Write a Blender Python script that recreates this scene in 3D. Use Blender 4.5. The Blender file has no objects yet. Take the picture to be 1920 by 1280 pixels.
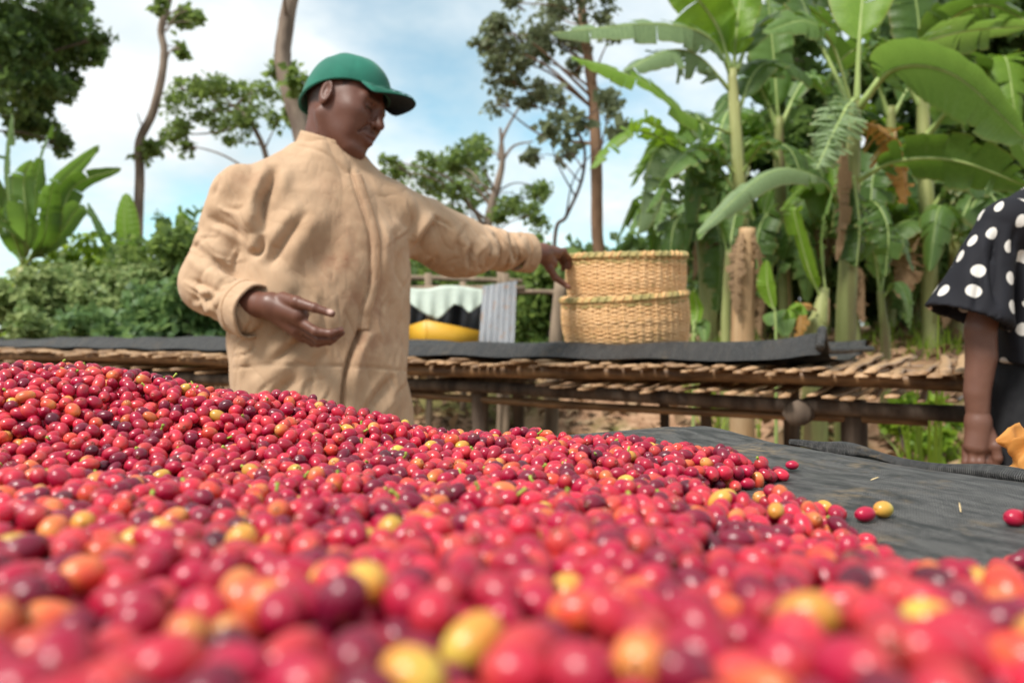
import bpy, math, random
import numpy as np

# ------------------------------------------------------------------ camera
sc = bpy.context.scene
F, HY, CZ = 1920 * 28 / 36.0, 615.0, 0.98      # focal length in photo pixels, horizon row, eye height
cam_d = bpy.data.cameras.new('camera')
cam = bpy.data.objects.new('camera', cam_d)
sc.collection.objects.link(cam)
sc.camera = cam
cam.location = (0, 0, CZ)
cam.rotation_euler = (math.radians(90), 0, 0)
cam_d.lens = 28
cam_d.sensor_width = 36
cam_d.shift_y = -(640 - HY) / 1920.0
cam_d.clip_start = 0.02
cam_d.clip_end = 800
cam_d.dof.use_dof = True
cam_d.dof.focus_distance = 0.82
cam_d.dof.aperture_fstop = 5.9

# ------------------------------------------------------------------ sky and sun
SUN_EL, SUN_AZ = 52.0, -134.0      # azimuth from +Y towards +X
w = bpy.data.worlds.new('World')
sc.world = w
w.use_nodes = True
nt = w.node_tree
nt.nodes.clear()
def wn(t, **k):
    n = nt.nodes.new(t)
    for a, b in k.items():
        setattr(n, a, b)
    return n
wo = wn('ShaderNodeOutputWorld'); bg = wn('ShaderNodeBackground')
sky = wn('ShaderNodeTexSky', sky_type='NISHITA', sun_disc=False)
sky.sun_elevation = math.radians(SUN_EL)
sky.sun_rotation = math.radians(SUN_AZ)
sky.altitude = 1800
sky.dust_density = 1.5
skm = wn('ShaderNodeVectorMath', operation='MULTIPLY'); skm.inputs[1].default_value = (0.150, 0.195, 0.158)
nt.links.new(sky.outputs[0], skm.inputs[0])
tc = wn('ShaderNodeTexCoord'); sep = wn('ShaderNodeSeparateXYZ')
nt.links.new(tc.outputs['Generated'], sep.inputs[0])
za = wn('ShaderNodeMath', operation='ADD'); za.inputs[1].default_value = 0.32
nt.links.new(sep.outputs[2], za.inputs[0])
zm = wn('ShaderNodeMath', operation='MAXIMUM'); zm.inputs[1].default_value = 0.12
nt.links.new(za.outputs[0], zm.inputs[0])
dv = wn('ShaderNodeVectorMath', operation='DIVIDE')
nt.links.new(tc.outputs['Generated'], dv.inputs[0])
cz3 = wn('ShaderNodeCombineXYZ')
for i in range(3):
    nt.links.new(zm.outputs[0], cz3.inputs[i])
nt.links.new(cz3.outputs[0], dv.inputs[1])
mp = wn('ShaderNodeMapping'); mp.inputs['Location'].default_value = (3.1, 1.35, 0.4)
nt.links.new(dv.outputs[0], mp.inputs[0])
nz = wn('ShaderNodeTexNoise'); nz.inputs['Scale'].default_value = 1.9; nz.inputs['Detail'].default_value = 7; nz.inputs['Roughness'].default_value = 0.52
nt.links.new(mp.outputs[0], nz.inputs[0])
rp = wn('ShaderNodeValToRGB')
rp.color_ramp.elements[0].position = 0.33; rp.color_ramp.elements[0].color = (0.22, 0.22, 0.22, 1)
rp.color_ramp.elements[1].position = 0.53; rp.color_ramp.elements[1].color = (1, 1, 1, 1)
nt.links.new(nz.outputs[0], rp.inputs[0])
nz2 = wn('ShaderNodeTexNoise'); nz2.inputs['Scale'].default_value = 2.6; nz2.inputs['Detail'].default_value = 4
nt.links.new(mp.outputs[0], nz2.inputs[0])
rp2 = wn('ShaderNodeValToRGB')
rp2.color_ramp.elements[0].position = 0.35; rp2.color_ramp.elements[0].color = (0.60, 0.70, 0.74, 1)
rp2.color_ramp.elements[1].position = 0.62; rp2.color_ramp.elements[1].color = (0.84, 0.87, 0.88, 1)
nt.links.new(nz2.outputs[0], rp2.inputs[0])
mx = wn('ShaderNodeMix', data_type='RGBA')
nt.links.new(rp.outputs[0], mx.inputs[0]); nt.links.new(skm.outputs[0], mx.inputs[6]); nt.links.new(rp2.outputs[0], mx.inputs[7])
nt.links.new(mx.outputs[2], bg.inputs[0])
bg.inputs[1].default_value = 1.0
nt.links.new(bg.outputs[0], wo.inputs[0])

sun_d = bpy.data.lights.new('sun', 'SUN')
sun_d.energy = 4.2
sun_d.angle = math.radians(16)
sun_d.color = (1.0, 0.95, 0.87)
sun = bpy.data.objects.new('sun', sun_d)
sc.collection.objects.link(sun)
from mathutils import Vector, Matrix, Euler
az, el = math.radians(SUN_AZ), math.radians(SUN_EL)
sdir = Vector((math.sin(az) * math.cos(el), math.cos(az) * math.cos(el), math.sin(el)))
sun.rotation_euler = sdir.to_track_quat('Z', 'Y').to_euler()
sun.location = sdir * 30

vs = sc.view_settings
vs.view_transform = 'Standard'; vs.look = 'None'; vs.gamma = 1.0; vs.exposure = 0.36
vs.use_curve_mapping = False
sc.render.engine = 'CYCLES'
sc.cycles.use_denoising = True
sc.cycles.max_bounces = 6
sc.cycles.diffuse_bounces = 3
sc.cycles.transmission_bounces = 4
sc.cycles.caustics_reflective = False
sc.cycles.caustics_refractive = False
sc.cycles.sample_clamp_indirect = 6

# ------------------------------------------------------------------ helpers
RNG = np.random.default_rng(7)
random.seed(7)
COL = sc.collection

def P(px, py, d):
    """A point of the place: photo column and row at d metres from the camera plane."""
    return np.array([(px - 960.0) / F * d, d, CZ + (HY - py) / F * d])

def tag(o, label=None, cat=None, group=None, kind=None):
    if label: o['label'] = label
    if cat: o['category'] = cat
    if group: o['group'] = group
    if kind: o['kind'] = kind
    return o

def empty(name, loc=(0, 0, 0), label=None, cat=None, group=None):
    o = bpy.data.objects.new(name, None)
    COL.objects.link(o)
    o.location = loc
    o.empty_display_size = 0.1
    return tag(o, label, cat, group)

def link_mesh(name, me, mats=None, parent=None):
    o = bpy.data.objects.new(name, me)
    COL.objects.link(o)
    if mats is not None:
        for m in (mats if isinstance(mats, (list, tuple)) else [mats]):
            me.materials.append(m)
    if parent is not None:
        o.parent = parent
        par = parent
        off = Vector((0, 0, 0))
        while par is not None:
            off += par.location
            par = par.parent
        o.location = -off          # geometry is given in world coordinates
    return o

def make_mesh(name, V, faces, smooth=True):
    """faces: (n,3) / (n,4) array or a list of such arrays."""
    V = np.asarray(V, dtype=np.float32)
    if not isinstance(faces, list):
        faces = [faces]
    faces = [np.asarray(f, dtype=np.int32) for f in faces if len(f)]
    me = bpy.data.meshes.new(name)
    me.vertices.add(len(V))
    me.vertices.foreach_set('co', V.ravel())
    loops = np.concatenate([f.ravel() for f in faces])
    sizes = np.concatenate([np.full(len(f), f.shape[1], dtype=np.int32) for f in faces])
    starts = np.concatenate([[0], np.cumsum(sizes)[:-1]]).astype(np.int32)
    me.loops.add(len(loops))
    me.loops.foreach_set('vertex_index', loops)
    me.polygons.add(len(sizes))
    me.polygons.foreach_set('loop_start', starts)
    me.polygons.foreach_set('loop_total', sizes)
    me.update(calc_edges=True)
    me.validate()
    if smooth:
        me.polygons.foreach_set('use_smooth', np.ones(len(me.polygons), dtype=bool))
    me.update()
    return me

def add_color(me, name, C):
    a = me.color_attributes.new(name, 'FLOAT_COLOR', 'POINT')
    C = np.asarray(C, dtype=np.float32)
    if C.shape[1] == 3:
        C = np.concatenate([C, np.ones((len(C), 1), np.float32)], 1)
    a.data.foreach_set('color', C.ravel())

def add_float(me, name, A):
    a = me.attributes.new(name, 'FLOAT', 'POINT')
    a.data.foreach_set('value', np.asarray(A, dtype=np.float32).ravel())

def add_vec(me, name, A):
    a = me.attributes.new(name, 'FLOAT_VECTOR', 'POINT')
    a.data.foreach_set('vector', np.asarray(A, dtype=np.float32).ravel())

class MB:
    """Collects shapes for one mesh."""
    def __init__(self):
        self.V = []; self.Q = []; self.T = []; self.n = 0; self.A = []
    def add(self, V, Q=None, T=None, a=None):
        V = np.asarray(V, dtype=float)
        if Q is not None and len(Q): self.Q.append(np.asarray(Q) + self.n)
        if T is not None and len(T): self.T.append(np.asarray(T) + self.n)
        self.V.append(V); self.n += len(V)
        self.A.append(np.full(len(V), 0.5) if a is None else (np.full(len(V), a) if np.isscalar(a) else np.asarray(a)))
    def build(self, name, m, parent=None, smooth=True, attr=None):
        fs = []
        if self.Q: fs.append(np.concatenate(self.Q))
        if self.T: fs.append(np.concatenate(self.T))
        me = make_mesh(name, np.concatenate(self.V), fs, smooth)
        if attr: add_float(me, attr, np.concatenate(self.A))
        return link_mesh(name, me, m, parent)

def frames(pts):
    pts = np.asarray(pts, float)
    t = np.gradient(pts, axis=0)
    t /= np.linalg.norm(t, axis=1)[:, None] + 1e-12
    ref = np.array([0, 0, 1.0]) if abs(t[0][2]) < 0.9 else np.array([0, 1.0, 0])
    n = np.zeros_like(t); b = np.zeros_like(t)
    for i in range(len(pts)):
        r = ref - t[i] * np.dot(ref, t[i])
        r /= np.linalg.norm(r) + 1e-12
        n[i] = r; b[i] = np.cross(t[i], r); ref = r
    return t, n, b

def resample(pts, n):
    """Smooth (Catmull-Rom) curve through pts, n samples."""
    p = np.asarray(pts, float)
    if len(p) == 2:
        s = np.linspace(0, 1, n)[:, None]
        return p[0] * (1 - s) + p[1] * s
    q = np.vstack([2 * p[0] - p[1], p, 2 * p[-1] - p[-2]])
    u = np.linspace(0, len(p) - 1, n)
    i = np.minimum(u.astype(int), len(p) - 2); f = (u - i)[:, None]
    a, b, c, d = q[i], q[i + 1], q[i + 2], q[i + 3]
    return 0.5 * (2 * b + (c - a) * f + (2 * a - 5 * b + 4 * c - d) * f ** 2 + (3 * b - a - 3 * c + d) * f ** 3)

def tube(pts, rad, sides=8, n=None, caps=True, wob=0.0, seed=0, ell=None):
    """Tapered tube -> (V, Q, T)."""
    pts = np.asarray(pts, float)
    m = n or len(pts)
    r = np.interp(np.linspace(0, 1, m), np.linspace(0, 1, len(np.atleast_1d(rad))), np.atleast_1d(rad)) if not np.isscalar(rad) else np.full(m, rad)
    c = resample(pts, m) if n else pts
    t, nn, bb = frames(c)
    a = np.linspace(0, 2 * np.pi, sides, endpoint=False)
    rr = r[:, None] * np.ones(sides)
    if wob:
        g = np.random.default_rng(seed)
        rr = rr * (1 + wob * g.standard_normal(rr.shape))
    ex, ey = ell or (1, 1)
    V = c[:, None, :] + rr[:, :, None] * (np.cos(a)[None, :, None] * nn[:, None, :] * ex + np.sin(a)[None, :, None] * bb[:, None, :] * ey)
    V = V.reshape(-1, 3)
    i = np.arange(m - 1)[:, None] * sides; j = np.arange(sides)[None, :]; k = (j + 1) % sides
    Q = np.stack([i + j, i + k, i + sides + k, i + sides + j], -1).reshape(-1, 4)
    T = []
    if caps:
        V = np.vstack([V, c[0], c[-1]])
        b0, b1 = m * sides, m * sides + 1
        jj = np.arange(sides); kk = (jj + 1) % sides
        T = np.vstack([np.stack([np.full(sides, b0), kk, jj], 1), np.stack([np.full(sides, b1), (m - 1) * sides + jj, (m - 1) * sides + kk], 1)])
    return V, Q, T

def box_v(c, s, R=None):
    x = np.array([[a, b, d] for a in (-.5, .5) for b in (-.5, .5) for d in (-.5, .5)]) * np.asarray(s)
    if R is not None: x = x @ np.asarray(R).T
    return x + np.asarray(c), np.array([[0, 1, 3, 2], [4, 6, 7, 5], [0, 4, 5, 1], [2, 3, 7, 6], [0, 2, 6, 4], [1, 5, 7, 3]])

# ------------------------------------------------------------------ materials
class Mat:
    def __init__(self, name, rough=0.6, color=(0.5, 0.5, 0.5), spec=0.5):
        self.m = bpy.data.materials.new(name)
        self.m.use_nodes = True
        self.t = self.m.node_tree
        self.b = self.t.nodes['Principled BSDF']
        self.o = self.t.nodes['Material Output']
        self.b.inputs['Roughness'].default_value = rough
        self.b.inputs['Base Color'].default_value = (*color, 1)
        self.b.inputs['Specular IOR Level'].default_value = spec
    def n(self, typ, **k):
        x = self.t.nodes.new(typ)
        for a, b in k.items(): setattr(x, a, b)
        return x
    def l(self, a, b):
        self.t.links.new(a, b)
    def attr(self, name, out='Color'):
        return self.n('ShaderNodeAttribute', attribute_name=name).outputs[out]
    def coord(self, which='Object'):
        return self.n('ShaderNodeTexCoord').outputs[which]
    def noise(self, scale, detail=4, rough=0.55, vec=None, stretch=None):
        x = self.n('ShaderNodeTexNoise')
        x.inputs['Scale'].default_value = scale; x.inputs['Detail'].default_value = detail; x.inputs['Roughness'].default_value = rough
        v = vec if vec is not None else self.coord()
        if stretch:
            mpn = self.n('ShaderNodeMapping'); mpn.inputs['Scale'].default_value = stretch
            self.l(v, mpn.inputs[0]); v = mpn.outputs[0]
        self.l(v, x.inputs['Vector'])
        return x.outputs['Fac']
    def ramp(self, fac, stops):
        r = self.n('ShaderNodeValToRGB')
        e = r.color_ramp.elements
        while len(e) < len(stops): e.new(0.5)
        for i, (p, c) in enumerate(stops):
            e[i].position = p; e[i].color = (*c, 1) if len(c) == 3 else c
        self.l(fac, r.inputs[0])
        return r.outputs[0]
    def mix(self, fac, a, b, mode='MIX'):
        x = self.n('ShaderNodeMix', data_type='RGBA', blend_type=mode)
        for v, i in ((fac, 0), (a, 6), (b, 7)):
            if hasattr(v, 'links') or hasattr(v, 'is_linked'): self.l(v, x.inputs[i])
            elif i == 0: x.inputs[0].default_value = v
            else: x.inputs[i].default_value = (*v, 1)
        return x.outputs[2]
    def math(self, op, a, b=0.0, clamp=False):
        x = self.n('ShaderNodeMath', operation=op, use_clamp=clamp)
        for v, i in ((a, 0), (b, 1)):
            if hasattr(v, 'is_linked'): self.l(v, x.inputs[i])
            else: x.inputs[i].default_value = v
        return x.outputs[0]
    def color(self, s):
        self.l(s, self.b.inputs['Base Color'])
    def bump(self, h, strength=0.3, dist=0.01):
        x = self.n('ShaderNodeBump')
        x.inputs['Strength'].default_value = strength; x.inputs['Distance'].default_value = dist
        self.l(h, x.inputs['Height'])
        self.l(x.outputs[0], self.b.inputs['Normal'])
    def translucent(self, fac, col):
        tr = self.n('ShaderNodeBsdfTranslucent')
        if hasattr(col, 'is_linked'): self.l(col, tr.inputs[0])
        else: tr.inputs[0].default_value = (*col, 1)
        ms = self.n('ShaderNodeMixShader'); ms.inputs[0].default_value = fac
        self.l(self.b.outputs[0], ms.inputs[1]); self.l(tr.outputs[0], ms.inputs[2]); self.l(ms.outputs[0], self.o.inputs[0])

def two_tone(name, c1, c2, scale, rough=0.75, stretch=None, bump=0.0, bd=0.01, detail=5, lo=0.35, hi=0.65, spec=0.3, c3=None):
    M = Mat(name, rough, spec=spec)
    f = M.noise(scale, detail, stretch=stretch)
    st = [(lo, c1), (hi, c2)] if c3 is None else [(lo, c1), ((lo + hi) / 2, c2), (hi, c3)]
    M.color(M.ramp(f, st))
    if bump: M.bump(f, bump, bd)
    return M.m

def leaf_mat(name, dark, mid, light, trans=0.3, tcol=None, rough=0.5, spec=0.35):
    M = Mat(name, rough, spec=spec)
    c = M.ramp(M.attr('tint', 'Fac'), [(0.0, dark), (0.5, mid), (1.0, light)])
    M.color(c)
    M.translucent(trans, tcol or tuple(min(1, x * 1.6) for x in light))
    return M.m

# ------------------------------------------------------------------ implicit surfaces
def s_caps(p, a, b, ra, rb):
    a = np.asarray(a, np.float32); b = np.asarray(b, np.float32)
    ab = b - a
    t = np.clip(((p - a) @ ab) / max(float(ab @ ab), 1e-12), 0, 1)
    return np.linalg.norm(p - a - t[:, None] * ab, axis=1) - (ra + t * (rb - ra))
def s_ell(p, c, r, R=None):
    q = p - np.asarray(c, np.float32)
    if R is not None: q = q @ np.asarray(R, np.float32)
    r = np.asarray(r, np.float32)
    k0 = np.linalg.norm(q / r, axis=1); k1 = np.linalg.norm(q / (r * r), axis=1) + 1e-9
    return k0 * (k0 - 1) / k1
def s_min(a, b, k):
    h = np.clip(0.5 + 0.5 * (b - a) / k, 0, 1)
    return b + (a - b) * h - k * h * (1 - h)
def s_sub(a, b, k):            # a minus b
    return -s_min(-a, b, k)
def s_chain(p, pts, rads, k=0.01):
    d = None
    for i in range(len(pts) - 1):
        e = s_caps(p, pts[i], pts[i + 1], rads[i], rads[i + 1])
        d = e if d is None else s_min(d, e, k)
    return d

def surface_nets(f, lo, hi, h, B=10):
    lo = np.asarray(lo, float); hi = np.asarray(hi, float)
    nb = np.maximum(1, np.ceil((hi - lo) / (h * B)).astype(int))
    dim = nb * B
    bi = np.stack(np.meshgrid(*[np.arange(n) for n in nb], indexing='ij'), -1).reshape(-1, 3)
    cen = (lo + (bi + 0.5) * B * h).astype(np.float32)
    fc = f(cen)
    keep = np.abs(fc) < h * B * 1.9
    V = np.empty(dim, np.float32)
    Vb = V.reshape(nb[0], B, nb[1], B, nb[2], B)
    sg = np.where(fc < 0, -1.0, 1.0).astype(np.float32).reshape(nb)
    Vb[:] = sg[:, None, :, None, :, None]
    loc = np.stack(np.meshgrid(*[np.arange(B)] * 3, indexing='ij'), -1).reshape(-1, 3)
    ks = bi[keep]
    CH = 400
    for s in range(0, len(ks), CH):
        blk = ks[s:s + CH]
        pts = (lo + (blk[:, None, :] * B + loc[None]) * h).astype(np.float32).reshape(-1, 3)
        val = f(pts).reshape(len(blk), B, B, B)
        for q, b in enumerate(blk):
            Vb[b[0], :, b[1], :, b[2], :] = val[q]
    S = V < 0
    c = [S[i:dim[0] - 1 + i, j:dim[1] - 1 + j, k:dim[2] - 1 + k] for i in (0, 1) for j in (0, 1) for k in (0, 1)]
    cnt = sum(x.astype(np.int8) for x in c)
    act = np.argwhere((cnt > 0) & (cnt < 8))
    idx = np.full(cnt.shape, -1, np.int32)
    idx[act[:, 0], act[:, 1], act[:, 2]] = np.arange(len(act))
    corner = np.array([[i, j, k] for i in (0, 1) for j in (0, 1) for k in (0, 1)])
    vals = np.stack([V[act[:, 0] + q[0], act[:, 1] + q[1], act[:, 2] + q[2]] for q in corner], 1)
    acc = np.zeros((len(act), 3)); num = np.zeros(len(act))
    for a in range(8):
        for b in range(a + 1, 8):
            if np.abs(corner[a] - corner[b]).sum() != 1: continue
            va, vb = vals[:, a], vals[:, b]
            m = (va < 0) != (vb < 0)
            t = np.where(m, va / np.where(m, va - vb, 1), 0)
            acc += m[:, None] * (corner[a] + t[:, None] * (corner[b] - corner[a])); num += m
    verts = lo + (act + acc / num[:, None]) * h
    quads = []
    for ax in range(3):
        sl0 = [slice(None)] * 3; sl1 = [slice(None)] * 3
        sl0[ax] = slice(0, -1); sl1[ax] = slice(1, None)
        d = np.argwhere(S[tuple(sl0)] != S[tuple(sl1)])
        u, v = (ax + 1) % 3, (ax + 2) % 3
        ok = (d[:, u] > 0) & (d[:, v] > 0) & (d[:, u] < dim[u] - 1) & (d[:, v] < dim[v] - 1)
        d = d[ok]
        if not len(d): continue
        eu = np.zeros(3, int); eu[u] = 1
        ev = np.zeros(3, int); ev[v] = 1
        g = lambda x: idx[x[:, 0], x[:, 1], x[:, 2]]
        q = np.stack([g(d - eu - ev), g(d - ev), g(d), g(d - eu)], 1)
        inside = S[d[:, 0], d[:, 1], d[:, 2]]
        q[~inside] = q[~inside][:, ::-1]
        quads.append(q)
    Q = np.concatenate(quads)
    Q = Q[(Q >= 0).all(1)]
    return verts, Q

def relax(V, Q, it=1, lam=0.5):
    V = V.copy()
    e = np.concatenate([Q[:, [0, 1]], Q[:, [1, 2]], Q[:, [2, 3]], Q[:, [3, 0]]])
    for _ in range(it):
        s = np.zeros_like(V); c = np.zeros(len(V))
        np.add.at(s, e[:, 0], V[e[:, 1]]); np.add.at(s, e[:, 1], V[e[:, 0]])
        np.add.at(c, e[:, 0], 1); np.add.at(c, e[:, 1], 1)
        V = V + lam * (s / np.maximum(c, 1)[:, None] - V)
    return V

def vnormals(V, Q):
    n = np.cross(V[Q[:, 2]] - V[Q[:, 0]], V[Q[:, 3]] - V[Q[:, 1]])
    o = np.zeros_like(V)
    for i in range(4): np.add.at(o, Q[:, i], n)
    return o / (np.linalg.norm(o, axis=1)[:, None] + 1e-12)

def vnoise(p, scale, seed=0):
    """Cheap smooth value noise for displacement."""
    g = np.random.default_rng(seed)
    T = g.random((32, 32, 32))
    q = np.asarray(p) * scale + 100
    i = np.floor(q).astype(int); f = q - i; f = f * f * (3 - 2 * f); i %= 32; j = (i + 1) % 32
    L = lambda a, b, t: a + (b - a) * t
    x00 = L(T[i[:, 0], i[:, 1], i[:, 2]], T[j[:, 0], i[:, 1], i[:, 2]], f[:, 0]); x10 = L(T[i[:, 0], j[:, 1], i[:, 2]], T[j[:, 0], j[:, 1], i[:, 2]], f[:, 0])
    x01 = L(T[i[:, 0], i[:, 1], j[:, 2]], T[j[:, 0], i[:, 1], j[:, 2]], f[:, 0]); x11 = L(T[i[:, 0], j[:, 1], j[:, 2]], T[j[:, 0], j[:, 1], j[:, 2]], f[:, 0])
    return L(L(x00, x10, f[:, 1]), L(x01, x11, f[:, 1]), f[:, 2]) - 0.5
# ================================================================== the setting: ground
def terrain(x, y):
    s = np.clip((y - 3.6) / 3.2, 0, 1); s = s * s * (3 - 2 * s)
    h = s * (0.62 + 0.10 * np.clip(x, -3, 3.5))
    h = h + 0.05 * np.sin(x * 1.7 + 0.6) * np.sin(y * 1.3) * s + 0.012 * np.sin(x * 9) * np.sin(y * 7.3)
    far = np.clip((y - 9) / 60, 0, 1)
    return h + far * 0.2

def ground():
    def axis(a, b, n, p):
        u = np.linspace(-1, 1, n)
        return np.sign(u) * np.abs(u) ** p * (b - a) / 2 + (a + b) / 2
    xs = axis(-160, 160, 161, 2.6); ys = np.concatenate([np.linspace(-60, -2, 20), np.linspace(-1.8, 10, 100), 10 + 190 * np.linspace(0.01, 1, 40) ** 2])
    X, Y = np.meshgrid(xs, ys, indexing='ij')
    V = np.stack([X, Y, terrain(X, Y)], -1).reshape(-1, 3)
    n, m = X.shape
    i = np.arange(n - 1)[:, None] * m + np.arange(m - 1)[None]
    Q = np.stack([i, i + m, i + m + 1, i + 1], -1).reshape(-1, 4)
    M = Mat('earth', 0.95, spec=0.1)
    a = M.noise(1.1, 6); b = M.noise(14, 5)
    c = M.mix(M.ramp(b, [(0.35, (0, 0, 0)), (0.65, (1, 1, 1))]), (0.26, 0.145, 0.085), (0.42, 0.26, 0.165))
    g = M.ramp(a, [(0.52, (0, 0, 0)), (0.62, (1, 1, 1))])
    M.color(M.mix(g, c, (0.15, 0.13, 0.05)))
    M.bump(b, 0.7, 0.04)
    tag(link_mesh('ground', make_mesh('ground', V, Q), M.m), 'trodden brown earth sloping up behind the drying bed', 'ground', kind='structure')
ground()

# ================================================================== materials of the drying beds
M_BAMBOO = two_tone('bamboo_pole', (0.085, 0.045, 0.022), (0.24, 0.135, 0.062), 9, 0.5, (1, 1, 6), 0.15)
def slat_mat():
    M = Mat('split_bamboo', 0.5, spec=0.4)
    r = M.n('ShaderNodeObjectInfo').outputs['Random']
    c = M.ramp(r, [(0.0, (0.12, 0.06, 0.03)), (0.5, (0.28, 0.155, 0.075)), (1.0, (0.50, 0.31, 0.17))])
    f = M.noise(30, 4, stretch=(1, 1, 8))
    M.color(M.mix(0.35, c, M.ramp(f, [(0.3, (0.12, 0.06, 0.03)), (0.7, (0.62, 0.42, 0.24))])))
    M.bump(f, 0.25, 0.004)
    return M.m
M_SLAT = slat_mat()
M_POST = two_tone('weathered_post', (0.035, 0.024, 0.018), (0.13, 0.095, 0.07), 16, 0.85, (1, 1, 0.25), 0.6, 0.01)
M_ROPE = two_tone('lashing', (0.10, 0.06, 0.035), (0.26, 0.17, 0.09), 90, 0.9)

def net_mat(name, pitch, dust, base=0.055):
    M = Mat(name, 0.55, spec=0.5)
    uv = M.attr('weave', 'Vector')
    sp = M.n('ShaderNodeSeparateXYZ'); M.l(uv, sp.inputs[0])
    wv = M.noise(9, 3, vec=uv)
    def stripes(o, p, amp):
        a = M.math('ADD', M.math('MULTIPLY', o, 2 * math.pi / p), M.math('MULTIPLY', wv, amp))
        return M.math('ADD', M.math('MULTIPLY', M.math('SINE', a), 0.5), 0.5)
    su = stripes(sp.outputs[0], pitch, 5.0); sv = stripes(sp.outputs[1], pitch * 0.62, 3.0)
    fine = M.noise(1.0 / pitch * 0.9, 2, vec=uv)
    brk = M.noise(1.0 / pitch * 0.22, 3, 0.6, vec=uv, stretch=(1.0, 0.35, 1))
    brk = M.ramp(brk, [(0.36, (0.1,) * 3), (0.62, (1.0,) * 3)])
    hgt = M.math('ADD', M.math('MULTIPLY', M.math('MULTIPLY', su, brk), M.math('ADD', M.math('MULTIPLY', sv, 0.65), 0.35)), M.math('MULTIPLY', fine, 0.35))
    c = M.ramp(hgt, [(0.16, (base * 0.08,) * 3), (0.42, (base * 0.86, base * 0.82, base * 0.79)), (0.9, (base * 4.4, base * 4.2, base * 4.0))])
    d = M.noise(7, 5, 0.65, vec=uv)
    d2 = M.noise(1.0 / pitch * 0.28, 3, 0.6, vec=uv)
    dm = M.math('MULTIPLY', M.ramp(d, [(0.54, (0, 0, 0)), (0.70, (1, 1, 1))]), M.ramp(d2, [(0.42, (0, 0, 0)), (0.62, (1, 1, 1))]))
    M.color(M.mix(M.math('MULTIPLY', dm, dust), c, (0.36, 0.25, 0.13)))
    M.l(M.ramp(d, [(0.3, (0.42,) * 3), (0.7, (0.68,) * 3)]), M.b.inputs['Roughness'])
    M.bump(hgt, 1.0, pitch * 0.9)
    return M.m
M_NET = net_mat('dark_shade_net', 0.0034, 0.9, 0.075)
M_NET2 = net_mat('dark_shade_net_far', 0.006, 0.25, 0.042)

TZ = 0.85                      # top of the near bed
def bed_right(y):              # right edge of the near bed
    return 0.25 + (1.03 - y) * 0.2 / 0.34
def fabric_z(x, y):
    """Height of the near net, about TZ."""
    x = np.asarray(x, float); y = np.asarray(y, float)
    e = (bed_right(y) - x)
    s = 0.0012 * np.sin(x * 23 + y * 11) + 0.001 * np.sin(y * 31 - x * 17)
    s = s + 0.004 * np.exp(-((x - 0.235) / 0.085) ** 2 - ((y - 1.0) / 0.07) ** 2)            # lifted over the corner post
    s = s - 0.012 * np.exp(-((y - 1.03) / 0.10) ** 2) * np.clip((0.2 - x) / 0.2, 0, 1)
    s = s - 0.003 * np.exp(-(e / 0.03) ** 2)
    s = s + 0.0035 * np.exp(-((x - 0.33 - (0.75 - y) * 0.3) / 0.02) ** 2) * np.clip((y - 0.5) / 0.2, 0, 1)
    return TZ + s

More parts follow.
